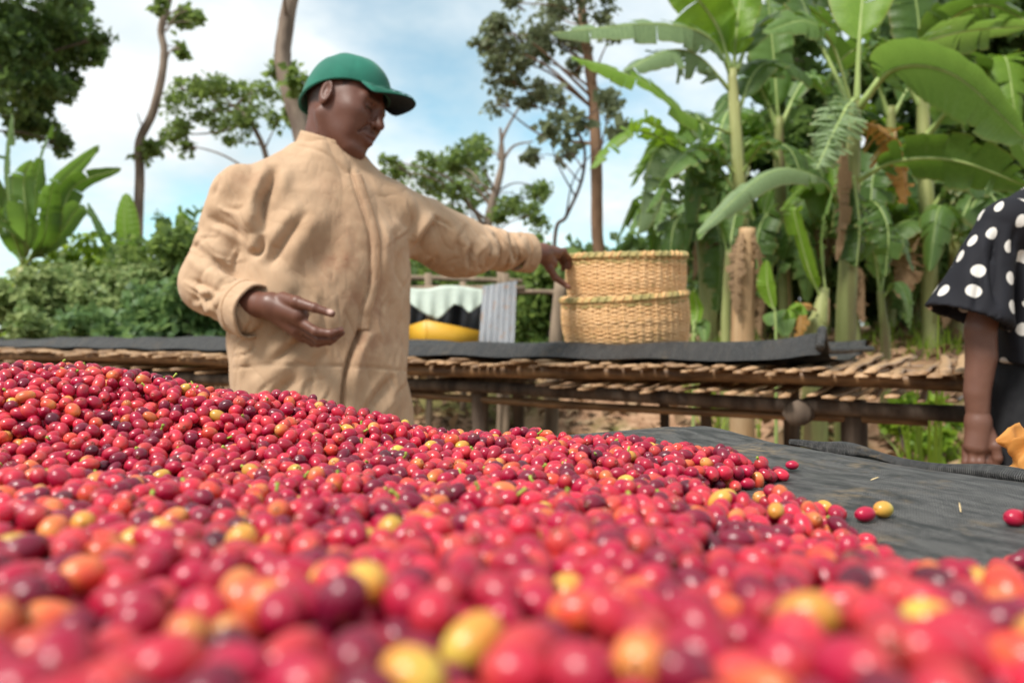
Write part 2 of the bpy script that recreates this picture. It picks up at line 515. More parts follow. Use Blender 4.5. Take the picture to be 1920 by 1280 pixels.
def near_bed():
    bed = empty('drying_bed', (0, 0.5, 0), 'raised bed of poles carrying the dark net right in front of the camera', 'drying bed')
    c = [(-1.05, -0.12), (bed_right(-0.12) - 0.02, -0.12), (0.235, 1.0), (-1.05, 1.02)]
    for i in range(4):
        a, b = np.array(c[i]), np.array(c[(i + 1) % 4])
        mb = MB(); V, Q, T = tube([[*a, TZ - 0.05], [*((a + b) / 2), TZ - 0.055], [*b, TZ - 0.05]], [0.022, 0.02, 0.022], 10, 12)
        mb.add(V, Q, T); mb.build('rail', M_BAMBOO, bed)
        mb = MB(); V, Q, T = tube([[a[0], a[1], -0.02], [a[0] + .01, a[1], 0.4], [a[0], a[1], TZ - 0.06]], [0.05, 0.045, 0.042], 10, 10, wob=0.03, seed=i)
        mb.add(V, Q, T); mb.build('leg', M_POST, bed)
    me = None
    for k, x in enumerate(np.arange(-1.0, 0.9, 0.13)):
        y1 = min(0.99, 1.03 - (x - 0.25) * 1.7 - 0.03)
        if y1 < 0.05: continue
        mb = MB(); V, Q = box_v((x, (y1 - 0.12) / 2, TZ - 0.022), (0.05, y1 + 0.12, 0.008)); mb.add(V, Q)
        mb.build('slat', M_SLAT, bed, smooth=False)
    # ---- the net itself
    nu, nv = 260, 190
    u = np.linspace(0, 1, nu); v = np.linspace(0, 1, nv)
    U, W = np.meshgrid(u, v, indexing='ij')
    Y = -0.12 + W * 1.15
    X = -1.1 + U * (bed_right(Y) + 1.1)
    Z = fabric_z(X, Y)
    rng = np.random.default_rng(3)
    Z += 0.0015 * (vnoise(np.stack([X, Y, 0 * X], -1).reshape(-1, 3), 14, 5).reshape(X.shape) + vnoise(np.stack([X, Y, 0 * X], -1).reshape(-1, 3), 40, 6).reshape(X.shape) * 0.5)
    # outer rows hang down over the rails
    V = np.stack([X, Y, Z], -1)
    hang = V[:, -1:, :] + np.stack([np.zeros((nu, 4)), np.linspace(0.012, 0.03, 4)[None] * np.ones((nu, 1)), -np.array([0.01, 0.035, 0.065, 0.1])[None] * np.ones((nu, 1))], -1)
    V = np.concatenate([V, hang], 1)
    hr = V[-1:, :, :] + np.stack([np.linspace(0.012, 0.03, 4)[:, None] * np.ones((1, V.shape[1])), np.zeros((4, V.shape[1])), -np.array([0.008, 0.03, 0.06, 0.09])[:, None] * np.ones((1, V.shape[1]))], -1)
    V = np.concatenate([V, hr], 0)
    a, b = V.shape[:2]
    i = np.arange(a - 1)[:, None] * b + np.arange(b - 1)[None]
    Q = np.stack([i, i + b, i + b + 1, i + 1], -1).reshape(-1, 4)
    root = empty('shade_net', (0, 0.5, TZ), 'dark grey woven net with a rolled hem under the red coffee cherries', 'shade net')
    me = make_mesh('net_sheet', V.reshape(-1, 3), Q)
    f = V.reshape(-1, 3); ca, sa = math.cos(0.53), math.sin(0.53)
    add_vec(me, 'weave', np.stack([f[:, 0] * ca + f[:, 1] * sa, -f[:, 0] * sa + f[:, 1] * ca - (f[:, 2] - TZ), f[:, 2]], 1))
    link_mesh('net_sheet', me, M_NET, root)
    # ---- rolled hem along the right edge, twisted and lumpy
    y = np.linspace(0.91, -0.1, 150); x = bed_right(y) - 0.006 + 0.004 * np.sin(y * 22)
    z = fabric_z(x, y) + 0.0035 + 0.0018 * np.sin(y * 30 + 1) + 0.0012 * np.sin(y * 71)
    r = 0.0056 + 0.0013 * np.sin(y * 38) + 0.0008 * np.sin(y * 90 + 1)
    r[:10] *= np.linspace(0.45, 1, 10)
    c = np.stack([x, y, z], 1); t, n, bb = frames(c)
    ns = 26; A = np.linspace(0, 2 * np.pi, ns, endpoint=False)
    tw = np.cumsum(np.full(150, 0.12))
    rad = r[:, None] * (1 + 0.13 * np.sin(A[None] * 3 + tw[:, None]) + 0.05 * np.sin(A[None] * 7 - tw[:, None] * 2))
    V = c[:, None] + rad[..., None] * (np.cos(A)[None, :, None] * n[:, None] + np.sin(A)[None, :, None] * 1.25 * bb[:, None])
    i = np.arange(149)[:, None] * ns; j = np.arange(ns)[None]; k = (j + 1) % ns
    Q = np.stack([i + j, i + k, i + ns + k, i + ns + j], -1).reshape(-1, 4)
    me = make_mesh('rolled_hem', V.reshape(-1, 3), Q)
    s = np.cumsum(np.full(150, 1.17 / 150))
    add_vec(me, 'weave', np.stack([np.repeat(s, ns) * 1.9, np.tile(A * 0.016, 150), np.zeros(150 * ns)], 1))
    link_mesh('rolled_hem', me, M_NET, root)
near_bed()

# ================================================================== the bed behind the man
BZ = 0.865
BA = np.array([1.16, 2.015]); BD = np.array([-0.8655, 0.5009]); BN = np.array([0.5009, 0.8655])   # front right corner, along, back
def bp(s, t, z):
    q = BA + BD * s + BN * t
    return np.array([q[0], q[1], z])
def back_bed():
    bed = empty('drying_bed', bp(2.5, 0.6, 0), 'long raised bed of split bamboo slats behind the man', 'drying bed')
    L = 6.6
    rng = np.random.default_rng(11)
    def pole(name, s0, s1, t, z, r, seed, mat=M_BAMBOO):
        s = np.linspace(s0, s1, 40)
        c = np.array([bp(a, t + 0.006 * math.sin(a * 3 + seed), z + 0.008 * math.sin(a * 2.1 + seed * 2)) for a in s])
        rr = np.full(40, r)
        rr[::7] *= 1.10
        mb = MB(); mb.add(*tube(c, rr, 12)); return mb.build(name, mat, bed)
    for t in (0.03, 0.42, 0.8, 1.2):
        pole('rail', -0.02, L, t, BZ - 0.032, 0.021, t * 9)
    for t in (0.05, 1.16):
        pole('rail', 0.0, L, t + 0.03, BZ - 0.103, 0.021, t * 5 + 2, M_POST)
    pole('rail', 0.1, L, 0.12, BZ - 0.140, 0.013, 4.4, M_BAMBOO)
    # slats: one shared mesh per variant, laid side by side in two layers
    vars_ = []
    for k in range(6):
        g = np.random.default_rng(40 + k)
        n = 9; yy = np.linspace(0, 1.27 + g.uniform(-.03, .03), n)
        wdt = 0.009 + 0.011 * g.random()
        V = []
        for q in yy:
            zz = 0.004 * math.sin(q * 11 + k); xo = 0.003 * math.sin(q * 5 + k * 2)
            th = 0.0035 + 0.001 * g.random()
            V += [[-wdt + xo, q, zz - th], [wdt + xo, q, zz - th * 0.8], [wdt * .93 + xo, q, zz + th * 0.6], [xo, q, zz + th * 1.5], [-wdt * .93 + xo, q, zz + th * 0.6]]
        V = np.array(V); i = np.arange(n - 1)[:, None] * 5; j = np.arange(5)[None]; kk = (j + 1) % 5
        Q = np.stack([i + j, i + 5 + j, i + 5 + kk, i + kk], -1).reshape(-1, 4)
        T = np.array([[0, 1, 2], [0, 2, 4], [2, 3, 4]]); T = np.vstack([T, T[:, ::-1] + 5 * (n - 1)])
        me = make_mesh('slat', V, [Q, T], smooth=False); me.materials.append(M_SLAT)
        vars_.append(me)
    rot = math.atan2(-BN[0], BN[1])
    def slats(z, s0, s1, step, zj, overs):
        s = s0
        while s < s1:
            o = bpy.data.objects.new('slat', vars_[rng.integers(6)]); COL.objects.link(o)
            o.parent = bed
            p = bp(s, -0.03 - rng.uniform(0, overs), z + rng.uniform(-zj, zj))
            o.location = Vector(p) - bed.location
            o.rotation_euler = (rng.uniform(-.012, .012), rng.uniform(-.1, .1), rot + rng.uniform(-.05, .05))
            s += step * rng.uniform(0.65, 1.3)
    slats(BZ - 0.004, 0.0, L, 0.029, 0.0095, 0.06)
    slats(BZ - 0.070, 0.04, 1.25, 0.055, 0.007, 0.02)
    slats(BZ - 0.070, 2.9, 4.6, 0.13, 0.007, 0.01)
    # posts
    def post(px, t, r, name='leg', lean=0.0, top=BZ - 0.09, s=None):
        if s is None:      # where the line at depth t crosses that column
            k = (px - 960) / F
            s = (BA[0] + BN[0] * t - k * (BA[1] + BN[1] * t)) / (k * BD[1] - BD[0])
        b = bp(s, t, 0)
        gz = float(terrain(b[0], b[1]))
        c = [[b[0] + lean, b[1], gz - 0.05], [b[0] + lean * .4 + 0.008, b[1], (gz + top) / 2], [b[0], b[1], top]]
        mb = MB(); mb.add(*tube(c, [r * 1.08, r * 0.95, r], 12, 14, wob=0.035, seed=int(px))); return mb.build(name, M_POST, bed)
    for px, t, r in ((1600, 0.13, 0.036), (898, 0.13, 0.030), (300, 0.13, 0.05), (1482, 1.1, 0.034), (970, 1.1, 0.03), (1322, 0.75, 0.022), (1244, 1.12, 0.022), (700, 0.8, 0.035), (150, 1.1, 0.045)):
        post(px, t, r)
    # cross beams resting on the posts, cut ends facing the camera
    for s_ in (0.42, 1.95, 3.7, 5.4):
        mb = MB(); mb.add(*tube([bp(s_, 0.0, BZ - 0.125), bp(s_, 0.6, BZ - 0.13), bp(s_, 1.25, BZ - 0.125)], [0.036, 0.033, 0.036], 12, 10, wob=0.04, seed=int(s_ * 9))); mb.build('cross_beam', M_POST, bed)
    # ---- net with raised lips
    n, m = 150, 60
    s = np.linspace(0.36, L, n); t = np.linspace(0.0, 1.2, m)
    S, T_ = np.meshgrid(s, t, indexing='ij')
    tt = T_ / 1.2
    lip = 0.062 * (np.exp(-((tt - 0.065) / 0.05) ** 2) + 0.75 * np.exp(-((tt - 0.93) / 0.06) ** 2))
    lip *= 1 + 0.16 * np.sin(S * 2.3 + 0.5) + 0.08 * np.sin(S * 5.1)
    Z = BZ + 0.008 + lip - 0.012 * np.sin(np.pi * tt) + 0.003 * np.sin(S * 17 + T_ * 9)
    endl = np.exp(-((S - 0.36) / 0.07) ** 2)
    Z += 0.022 * endl * (1 - 0.7 * tt)
    V = np.stack([BA[0] + BD[0] * S + BN[0] * T_, BA[1] + BD[1] * S + BN[1] * T_, Z], -1).reshape(-1, 3)
    V = V + 0.004 * np.stack([vnoise(V, 9, 1), vnoise(V, 9, 2), vnoise(V, 12, 3)], 1)
    i = np.arange(n - 1)[:, None] * m + np.arange(m - 1)[None]
    Q = np.stack([i, i + 1, i + m + 1, i + m], -1).reshape(-1, 4)
    me = make_mesh('net_sheet', V, Q)
    add_vec(me, 'weave', np.stack([S.ravel(), T_.ravel(), np.zeros(n * m)], 1))
    root = empty('shade_net', bp(2.5, 0.6, BZ), 'dark net with upturned edges spread on the bamboo bed behind the man', 'shade net')
    link_mesh('net_sheet', me, M_NET2, root)
    # rolled end hem
    c = [bp(0.36 + 0.01 * math.sin(a * 9), a, BZ + 0.022 + 0.03 * (1 - 0.7 * a / 1.2) + 0.062 * (math.exp(-((a / 1.2 - .065) / .05) ** 2))) for a in np.linspace(-0.005, 1.2, 40)]
    mb = MB(); V, Q, T = tube(c, 0.012, 12); mb.add(V, Q, T)
    o = mb.build('rolled_hem', M_NET2, root)
    add_vec(o.data, 'weave', np.stack([V[:, 0] * 1.0, V[:, 1], V[:, 2]], 1))
back_bed()
# ================================================================== coffee cherries
def heap_height(x, y):
    """Top of the cherries over the net, 0 or less outside them."""
    right = 0.215 + 0.03 * math.sin(y * 19) + 0.02 * math.sin(y * 47 + 1)
    if y > 0.62: right -= (y - 0.62) * 0.12 + 0.01
    if y < 0.47: right = 0.185 + (0.47 - y) * 0.22 + 0.006 * math.sin(y * 90)
    if y < 0.335: right = 0.214 + (0.335 - y) * 4.0
    far = 0.86 + 0.012 * math.sin(x * 31) + 0.006 * math.sin(x * 77)
    if x > 0.0: far -= 0.35 * x
    if x < -0.12: far = 0.87 + (-0.12 - x) * 0.45
    notch = 0.0
    dn = math.hypot((x - 0.150) / 0.030, (y - 0.555) / 0.05)
    e = min(right - x, far - y)
    if dn < 1: e = min(e, (dn - 1) * 0.05)
    dn = math.hypot((x - 0.165) / 0.02, (y - 0.60) / 0.035)
    if dn < 1: e = min(e, (dn - 1) * 0.05)
    if e < 0: return e
    h = 0.0065 + 0.012 * (1 - math.exp(-e / 0.05)) + 0.006 * (1 - math.exp(-e / 0.015))
    h += 0.066 * math.exp(-((x + 0.475) / 0.155) ** 2 - ((y - 0.80) / 0.15) ** 2)
    h += 0.030 * math.exp(-((x + 0.24) / 0.14) ** 2 - ((y - 0.80) / 0.13) ** 2)
    rx = min(1.0, max(0.0, (x - 0.0) / 0.2)); rx = rx * rx * (3 - 2 * rx)
    nr = min(1.0, max(0.0, (0.56 - y) / 0.42)); nr = nr ** 1.1
    h += 0.045 * nr * (1 - 0.72 * rx * min(1.0, max(0.0, (y - 0.18) / 0.15))) * min(1, e / 0.07)
    h += 0.010 * math.exp(-((x + 0.30) / 0.10) ** 2 - ((y - 0.44) / 0.06) ** 2)
    h += 0.004 * math.sin(x * 41 + y * 13) * math.sin(y * 37 - x * 9) * min(1, e / 0.05)
    return h

def pack_cherries():
    rnd = random.Random(5)
    r0 = 0.0056; D2 = (2 * r0) ** 2; cs = 2 * r0
    grid = {}
    out = []
    def nb(x, y):
        ix, iy = int(math.floor(x / cs)), int(math.floor(y / cs))
        for a in (ix - 1, ix, ix + 1):
            for b in (iy - 1, iy, iy + 1):
                g = grid.get((a, b))
                if g: yield from g
    def rest(x, y, fl):
        bz, bj = fl, None
        for s in nb(x, y):
            d = (s[0] - x) ** 2 + (s[1] - y) ** 2
            if d < D2:
                z = s[2] + math.sqrt(D2 - d)
                if z > bz: bz, bj = z, s
        return bz, bj
    def put(x, y, z):
        s = (x, y, z)
        grid.setdefault((int(math.floor(x / cs)), int(math.floor(y / cs))), []).append(s)
        out.append(s)
    # lone cherries beyond the edge of the heap: photo column, row of the contact
    for px, py in ((1485, 884), (1622, 976), (1656, 968), (1903, 986), (1935, 992), (1340, 864), (1287, 868), (1570, 975), (1545, 965), (1395, 878), (1432, 893), (1898, 1075), (1930, 1062), (1880, 1092), (1915, 1100)):
        y = (CZ - TZ) * F / (py - HY); x = (px - 960) / F * y
        z, j = rest(x, y, float(fabric_z(x, y)) + r0)
        put(x, y, z)
    n_lone = len(out)
    fails = 0
    N = 76000
    for it in range(N):
        y = 0.095 + 1.01 * rnd.random() ** 0.9
        xl = max(-0.80, -0.70 * y - 0.10); xr = min(0.30 if y > 0.4 else 0.7 * y + 0.1, 0.70 * y + 0.08)
        x = xl + (xr - xl) * rnd.random()
        H = heap_height(x, y)
        if H < 0: continue
        f0 = TZ + 0.0
        core = max(f0, TZ + H - 0.034)
        z, j = rest(x, y, core + r0)
        if z > TZ + H + 0.012: continue
        for k in range(9):
            if j is None: break
            dx, dy = x - j[0], y - j[1]; d = math.hypot(dx, dy) + 1e-9
            st = 0.0020
            x2, y2 = x + dx / d * st, y + dy / d * st
            z2, j2 = rest(x2, y2, core + r0)
            if z2 >= z - 1e-5: break
            x, y, z, j = x2, y2, z2, j2
        H = heap_height(x, y)
        if H < -0.004 or z > TZ + max(H, 0.0057) + 0.0005: continue
        if z <= f0 + r0 + 1e-6: z = float(fabric_z(x, y)) + r0
        put(x, y, z)
    return np.array(out), n_lone

CH_CLASSES = [   # name for labels, base, tip colour, weight
    ('crimson', (0.35, 0.007, 0.038), (0.50, 0.050, 0.050), 0.40),
    ('bright red', (0.53, 0.020, 0.048), (0.60, 0.075, 0.055), 0.265),
    ('dark wine red', (0.16, 0.007, 0.028), (0.24, 0.013, 0.034), 0.14),
    ('orange blushed', (0.60, 0.055, 0.035), (0.70, 0.33, 0.08), 0.08),
    ('yellow green', (0.62, 0.28, 0.05), (0.56, 0.46, 0.07), 0.026),
    ('nearly black purple', (0.09, 0.008, 0.022), (0.13, 0.014, 0.026), 0.018),
]
def cherry_shape(nr, ns):
    """Unit cherry along x: plump ovoid with a small navel at one end and a dimple at the other. Returns V, Q, T."""
    th = np.linspace(0, np.pi, nr + 2)[1:-1]
    x = -np.cos(th) * 1.12
    r = np.sin(th) ** 0.92
    # navel: a little raised ring round a hollow at +x, dimple at -x
    xs = np.concatenate([[-1.05], x, [1.135, 1.10, 1.06]])
    rs = np.concatenate([[0.10], r, [0.20, 0.13, 0.07]])
    a = np.linspace(0, 2 * np.pi, ns, endpoint=False)
    V = np.stack([np.repeat(xs, ns), np.outer(rs, np.cos(a)).ravel(), np.outer(rs, np.sin(a)).ravel()], 1)
    n = len(xs)
    V = np.vstack([V, [-1.0, 0, 0], [1.05, 0, 0]])
    i = np.arange(n - 1)[:, None] * ns; j = np.arange(ns)[None]; k = (j + 1) % ns
    Q = np.stack([i + j, i + ns + j, i + ns + k, i + k], -1).reshape(-1, 4)
    jj = np.arange(ns); kk = (jj + 1) % ns
    T = np.vstack([np.stack([np.full(ns, n * ns), jj, kk], 1), np.stack([np.full(ns, n * ns + 1), (n - 1) * ns + kk, (n - 1) * ns + jj], 1)])
    return V, Q, T

def cherry_color(Vu, cls, tone, g):
    base = np.array(CH_CLASSES[cls][1]) * tone; tip = np.array(CH_CLASSES[cls][2]) * tone
    f = np.clip((Vu[:, 0] + g.uniform(-0.5, 0.3)) * 0.8, 0, 1)
    f = f * f * (3 - 2 * f)
    d = g.normal(size=3); d /= np.linalg.norm(d)
    side = np.clip((Vu @ d) * 0.55 + 0.1, 0, 1) * (0.65 if cls in (3, 4, 1) else 0.42)
    f = np.clip(f * 0.8 + side, 0, 1)[:, None]
    C = base * (1 - f) + tip * f
    nav = (Vu[:, 0] > 1.07)[:, None]
    return np.where(nav, C * 0.35 + np.array([0.10, 0.05, 0.02]), C)

def cherry_mat():
    M = Mat('cherry_skin', 0.2, spec=0.42)
    c = M.attr('skin')
    f = M.noise(260, 3)
    M.color(M.mix(M.math('MULTIPLY', f, 0.30), c, M.mix(1.0, c, (0.45, 0.30, 0.40), 'MULTIPLY')))
    f2 = M.noise(120, 3)
    M.l(M.ramp(f2, [(0.35, (0.20,) * 3), (0.7, (0.36,) * 3)]), M.b.inputs['Roughness'])
    M.bump(M.noise(420, 2), 0.05, 0.001)
    return M.m
M_CHERRY = cherry_mat()
M_STEM = two_tone('green_stem', (0.16, 0.26, 0.03), (0.36, 0.42, 0.07), 60, 0.6)

def cherries():
    pts, n_lone = pack_cherries()
    print('cherries', len(pts))
    g = np.random.default_rng(21)
    n = len(pts)
    cls = g.choice(len(CH_CLASSES), n, p=np.array([c[3] for c in CH_CLASSES]) / sum(c[3] for c in CH_CLASSES))
    cls[:6] = [0, 0, 4, 0, 2, 3]
    tone = g.uniform(0.8, 1.18, n)
    ax = g.normal(size=(n, 3)); ax[:, 2] *= 0.55; ax /= np.linalg.norm(ax, axis=1)[:, None]
    ax[:5] = [(1, -.3, .05), (1, .2, .1), (.9, .4, .0), (1, .1, 0), (.6, .6, .1)]
    ax /= np.linalg.norm(ax, axis=1)[:, None]
    ln = g.uniform(0.0055, 0.0072, n); rd = g.uniform(0.0050, 0.0062, n)
    small = g.random(n) < 0.12
    ln[small] *= 0.88; rd[small] *= 0.88
    # which 285 show largest: nearest to the lens, in frame, not hidden by others
    d = pts[:, 1]; px = 960 + pts[:, 0] / d * F; py = HY - (pts[:, 2] - CZ) / d * F
    infr = (px > -10) & (px < 1930) & (py < 1300)
    cand = np.where(infr)[0]
    cand = cand[np.argsort(d[cand])][:1400]
    eye = np.array([0, 0, CZ])
    vis = []
    for c in cand:
        v = pts[c] - eye; L = np.linalg.norm(v); v = v / L
        near = pts[d < pts[c][1] + 0.002] - eye
        t = near @ v
        o = np.linalg.norm(near - t[:, None] * v, axis=1)
        blk = (t > 0.05) & (t < L - 0.003)
        lateral = o[blk]
        vis.append(float(np.clip((lateral - 0.003) / 0.008, 0, 1).min()) if len(lateral) else 1.0)
    vis = np.array(vis)
    score = vis * (1 / d[cand]) ** 2
    score[np.isin(cand, np.arange(n_lone))] += 1e3
    chosen = cand[np.argsort(-score)][:285]
    chosen = np.unique(np.concatenate([np.arange(n_lone), chosen]))
    chosen_set = set(chosen.tolist())
    # ---- individuals: a few finely made meshes per colour, shared by their copies
    Vu, Q, T = cherry_shape(17, 22)
    meshes = {}
    for k in range(len(CH_CLASSES)):
        for v in range(4):
            gg = np.random.default_rng(100 + k * 10 + v)
            dent = 1 + 0.05 * vnoise(Vu + 7 * v, 1.4, k * 7 + v)
            me = make_mesh('cherry', Vu * dent[:, None], [Q, T])
            add_color(me, 'skin', cherry_color(Vu, k, gg.uniform(0.85, 1.15), gg))
            me.materials.append(M_CHERRY)
            meshes[k, v] = me
    grp = 'coffee cherries at the front of the heap'
    lone_labels = {
        0: 'single crimson cherry lying by itself on the dark net, away from the heap',
        1: 'large crimson cherry lying on the net against a yellow green one',
        2: 'yellow green cherry on the net at the tip of the spill, beside a crimson one',
        3: 'crimson cherry alone on the net by the right edge of the picture',
        4: 'dark cherry touching the crimson one on the net at the right edge of the picture',
        5: 'pale yellow and orange cherry on the far rim of the heap next to bare net',
    }
    cols = ['at the far left', 'on the left', 'left of centre', 'right of centre', 'on the right', 'at the far right']
    rows = ['lowest rows', 'middle rows', 'upper rows']
    combos = {}
    for i in chosen:
        if i >= n_lone:
            key = (int(cls[i]), int(np.clip(px[i] // 320, 0, 5)), 0 if py[i] > 1150 else 1 if py[i] > 1050 else 2)
        else:
            key = (int(cls[i]), 9, 0 if py[i] > 1000 else 1)
        combos.setdefault(key, []).append(int(i))
    ordw = ['leftmost', 'second', 'third', 'fourth', 'fifth', 'sixth', 'seventh', 'eighth', 'ninth', 'tenth', 'eleventh', 'twelfth', 'thirteenth', 'fourteenth', 'fifteenth', 'sixteenth', 'seventeenth', 'eighteenth']
    label_of = {}
    for (c_, q_, r_), it in combos.items():
        it.sort(key=lambda j: px[j])
        where = f'in the {rows[r_]} {cols[q_]}' if q_ < 9 else ('at the ragged right rim near the lens' if r_ == 0 else 'strewn in focus at the right rim')
        for k_, j in enumerate(it):
            nm = CH_CLASSES[c_][0]
            if len(it) == 1: label_of[j] = f'only {nm} cherry {where}'
            elif k_ == 0: label_of[j] = f'leftmost {nm} cherry {where}'
            else: label_of[j] = f'{ordw[min(k_, 17)]} {nm} cherry from left {where}'
    for i in chosen:
        o = bpy.data.objects.new('coffee_cherry', meshes[int(cls[i]), int(g.integers(4))])
        COL.objects.link(o)
        o.location = pts[i]
        q = Vector(ax[i]).to_track_quat('X', 'Z')
        o.rotation_euler = (q @ Euler((g.uniform(0, 6.28), 0, 0)).to_quaternion()).to_euler()
        o.scale = (ln[i], rd[i], rd[i] * g.uniform(0.93, 1.0))
        if i in lone_labels:
            tag(o, lone_labels[i], 'coffee cherry', 'lone cherries on the net')
        else:
            tag(o, label_of[int(i)], 'coffee cherry', grp)
    # ---- the rest of the heap
    rest = np.array([i for i in range(n) if i not in chosen_set])
    Vl, Ql, Tl = cherry_shape(8, 12)
    nv = len(Vl)
    a = ax[rest]
    up = g.normal(size=(len(rest), 3)); b = np.cross(a, up); b /= np.linalg.norm(b, axis=1)[:, None]; c = np.cross(a, b)
    W = pts[rest][:, None] + Vl[None, :, 0:1] * (a * ln[rest][:, None])[:, None] + Vl[None, :, 1:2] * (b * rd[rest][:, None])[:, None] + Vl[None, :, 2:3] * (c * rd[rest][:, None] * 0.96)[:, None]
    off = (np.arange(len(rest)) * nv)[:, None, None]
    Cc = np.concatenate([cherry_color(Vl, int(cls[i]), tone[i], g) for i in rest])
    me = make_mesh('cherry_heap', W.reshape(-1, 3), [(Ql[None] + off).reshape(-1, 4), (Tl[None] + off).reshape(-1, 3)])
    add_color(me, 'skin', Cc)
    o = link_mesh('cherry_heap', me, M_CHERRY)
    tag(o, 'heap of ripe red coffee cherries spread over the dark net', 'cherry heap', kind='stuff')
    # ---- green stems left on some of the cherries of the heap
    mb = MB()
    topc = rest[(pts[rest, 1] > 0.4)]
    hz = np.array([TZ + heap_height(p[0], p[1]) for p in pts[topc]])
    topc = topc[pts[topc, 2] > hz - 0.006]
    for i in g.choice(topc, min(150, len(topc)), replace=False):
        s = pts[i] + ax[i] * ln[i] * 1.0 * (1 if ax[i][2] > 0 else -1)
        e = s + (ax[i] * (1 if ax[i][2] > 0 else -1) + np.array([0, 0, .3])) * g.uniform(0.002, 0.006)
        mb.add(*tube([s, (s + e) / 2 + g.normal(size=3) * 0.0006, e], [0.0011, 0.0009, 0.0013], 6, 5))
    o = mb.build('stem_bits', M_STEM)
    tag(o, 'short green stalks still sitting on the heaped cherries', 'stalk', kind='stuff')
    return pts
CHERRY_PTS = cherries()
# ================================================================== people
def rotm(yaw_face, pitch, roll=0.0):
    """Columns: face direction, left, up. yaw_face: direction of the face in the XY plane (radians from +X)."""
    R = Matrix.Rotation(yaw_face, 3, 'Z') @ Matrix.Rotation(pitch, 3, 'Y') @ Matrix.Rotation(roll, 3, 'X')
    return np.array(R)

def head_sdf(p):
    """Head in its own frame: x to the face, y to its left, z up, origin between the ears."""
    q = p.copy(); q[:, 1] = np.abs(q[:, 1])            # mirror
    d = s_ell(p, (-0.014, 0, 0.036), (0.100, 0.078, 0.086))
    d = s_min(d, s_ell(p, (0.040, 0, -0.030), (0.053, 0.058, 0.082)), 0.03)
    d = s_min(d, s_caps(q, (-0.006, 0.052, -0.040), (0.062, 0.020, -0.096), 0.020, 0.020), 0.03)      # jaw
    d = s_min(d, s_ell(p, (0.076, 0, -0.100), (0.021, 0.022, 0.019)), 0.02)                             # chin
    d = s_min(d, s_ell(q, (0.030, 0.040, 0.004), (0.040, 0.030, 0.045)), 0.03)
    d = s_min(d, s_ell(q, (0.058, 0.043, -0.014), (0.026, 0.022, 0.020)), 0.03)                        # cheek bone
    d = s_min(d, s_ell(q, (0.058, 0.034, -0.045), (0.026, 0.022, 0.030)), 0.02)                         # cheek
    d = s_min(d, s_caps(q, (0.089, 0.0, 0.030), (0.074, 0.046, 0.028), 0.0125, 0.010), 0.016)           # brow
    d = s_sub(d, s_ell(q, (0.099, 0.033, 0.010), (0.016, 0.019, 0.011)), 0.012)                         # eye socket
    d = s_min(d, s_ell(q, (0.0795, 0.032, 0.010), (0.0125, 0.0145, 0.0115)), 0.004)                      # lids over the eyeball
    d = s_sub(d, s_caps(q, (0.0945, 0.020, 0.0055), (0.086, 0.045, 0.0035), 0.0012, 0.001), 0.002)      # slit between the lids
    d = s_min(d, s_caps(p, (0.091, 0, 0.020), (0.1125, 0, -0.021), 0.0075, 0.0118), 0.012)               # nose
    d = s_min(d, s_ell(q, (0.0975, 0.0135, -0.0255), (0.012, 0.0085, 0.009)), 0.006)                    # nostril wing
    d = s_sub(d, s_ell(q, (0.1045, 0.0085, -0.0335), (0.006, 0.004, 0.004)), 0.003)
    d = s_min(d, s_ell(p, (0.076, 0, -0.058), (0.028, 0.032, 0.028)), 0.015)                            # muzzle
    d = s_min(d, s_caps(q, (0.1065, 0.0, -0.0530), (0.089, 0.024, -0.0595), 0.0078, 0.003), 0.005)      # upper lip
    d = s_min(d, s_caps(q, (0.1030, 0.0, -0.0700), (0.088, 0.022, -0.0625), 0.0088, 0.003), 0.005)      # lower lip
    d = s_sub(d, s_caps(q, (0.1125, 0.0, -0.0615), (0.090, 0.026, -0.0610), 0.0016, 0.0014), 0.003)     # mouth line
    d = s_sub(d, s_caps(q, (0.096, 0.019, -0.030), (0.082, 0.035, -0.058), 0.0022, 0.002), 0.008)       # smile line
    # ear
    c, s = math.cos(0.28), math.sin(0.28)
    Re = np.array([[c, -s, 0], [s, c, 0], [0, 0, 1]]) @ np.array([[math.cos(-.12), 0, math.sin(-.12)], [0, 1, 0], [-math.sin(-.12), 0, math.cos(-.12)]])
    e = s_ell(q, (-0.010, 0.0835, 0.003), (0.019, 0.0085, 0.033), Re)
    e = s_sub(e, s_ell(q, (-0.005, 0.0925, 0.006), (0.0115, 0.0075, 0.022), Re), 0.004)
    e = s_min(e, s_caps(q, (-0.004, 0.081, -0.003), (0.002, 0.083, 0.004), 0.006, 0.005), 0.004)
    d = s_min(d, e, 0.007)
    return d

M_SKIN = None
def skin_mat():
    M = Mat('skin', 0.42, spec=0.45)
    c = M.attr('skin')
    f = M.noise(55, 4)
    M.color(M.mix(M.math('MULTIPLY', f, 0.5), c, M.mix(1.0, c, (0.55, 0.5, 0.5), 'MULTIPLY')))
    M.l(M.ramp(M.noise(30, 3), [(0.3, (0.38,) * 3), (0.7, (0.55,) * 3)]), M.b.inputs['Roughness'])
    M.bump(M.noise(300, 3), 0.12, 0.002)
    M.b.inputs['Subsurface Weight'].default_value = 0.0
    return M.m
M_SKIN = skin_mat()

def join_meshes(parts):
    V = []; Q = []; C = []; n = 0
    for v, q, c in parts:
        V.append(v); Q.append(q + n); C.append(c if np.ndim(c) == 2 else np.tile(c, (len(v), 1))); n += len(v)
    return np.concatenate(V), np.concatenate(Q), np.concatenate(C)

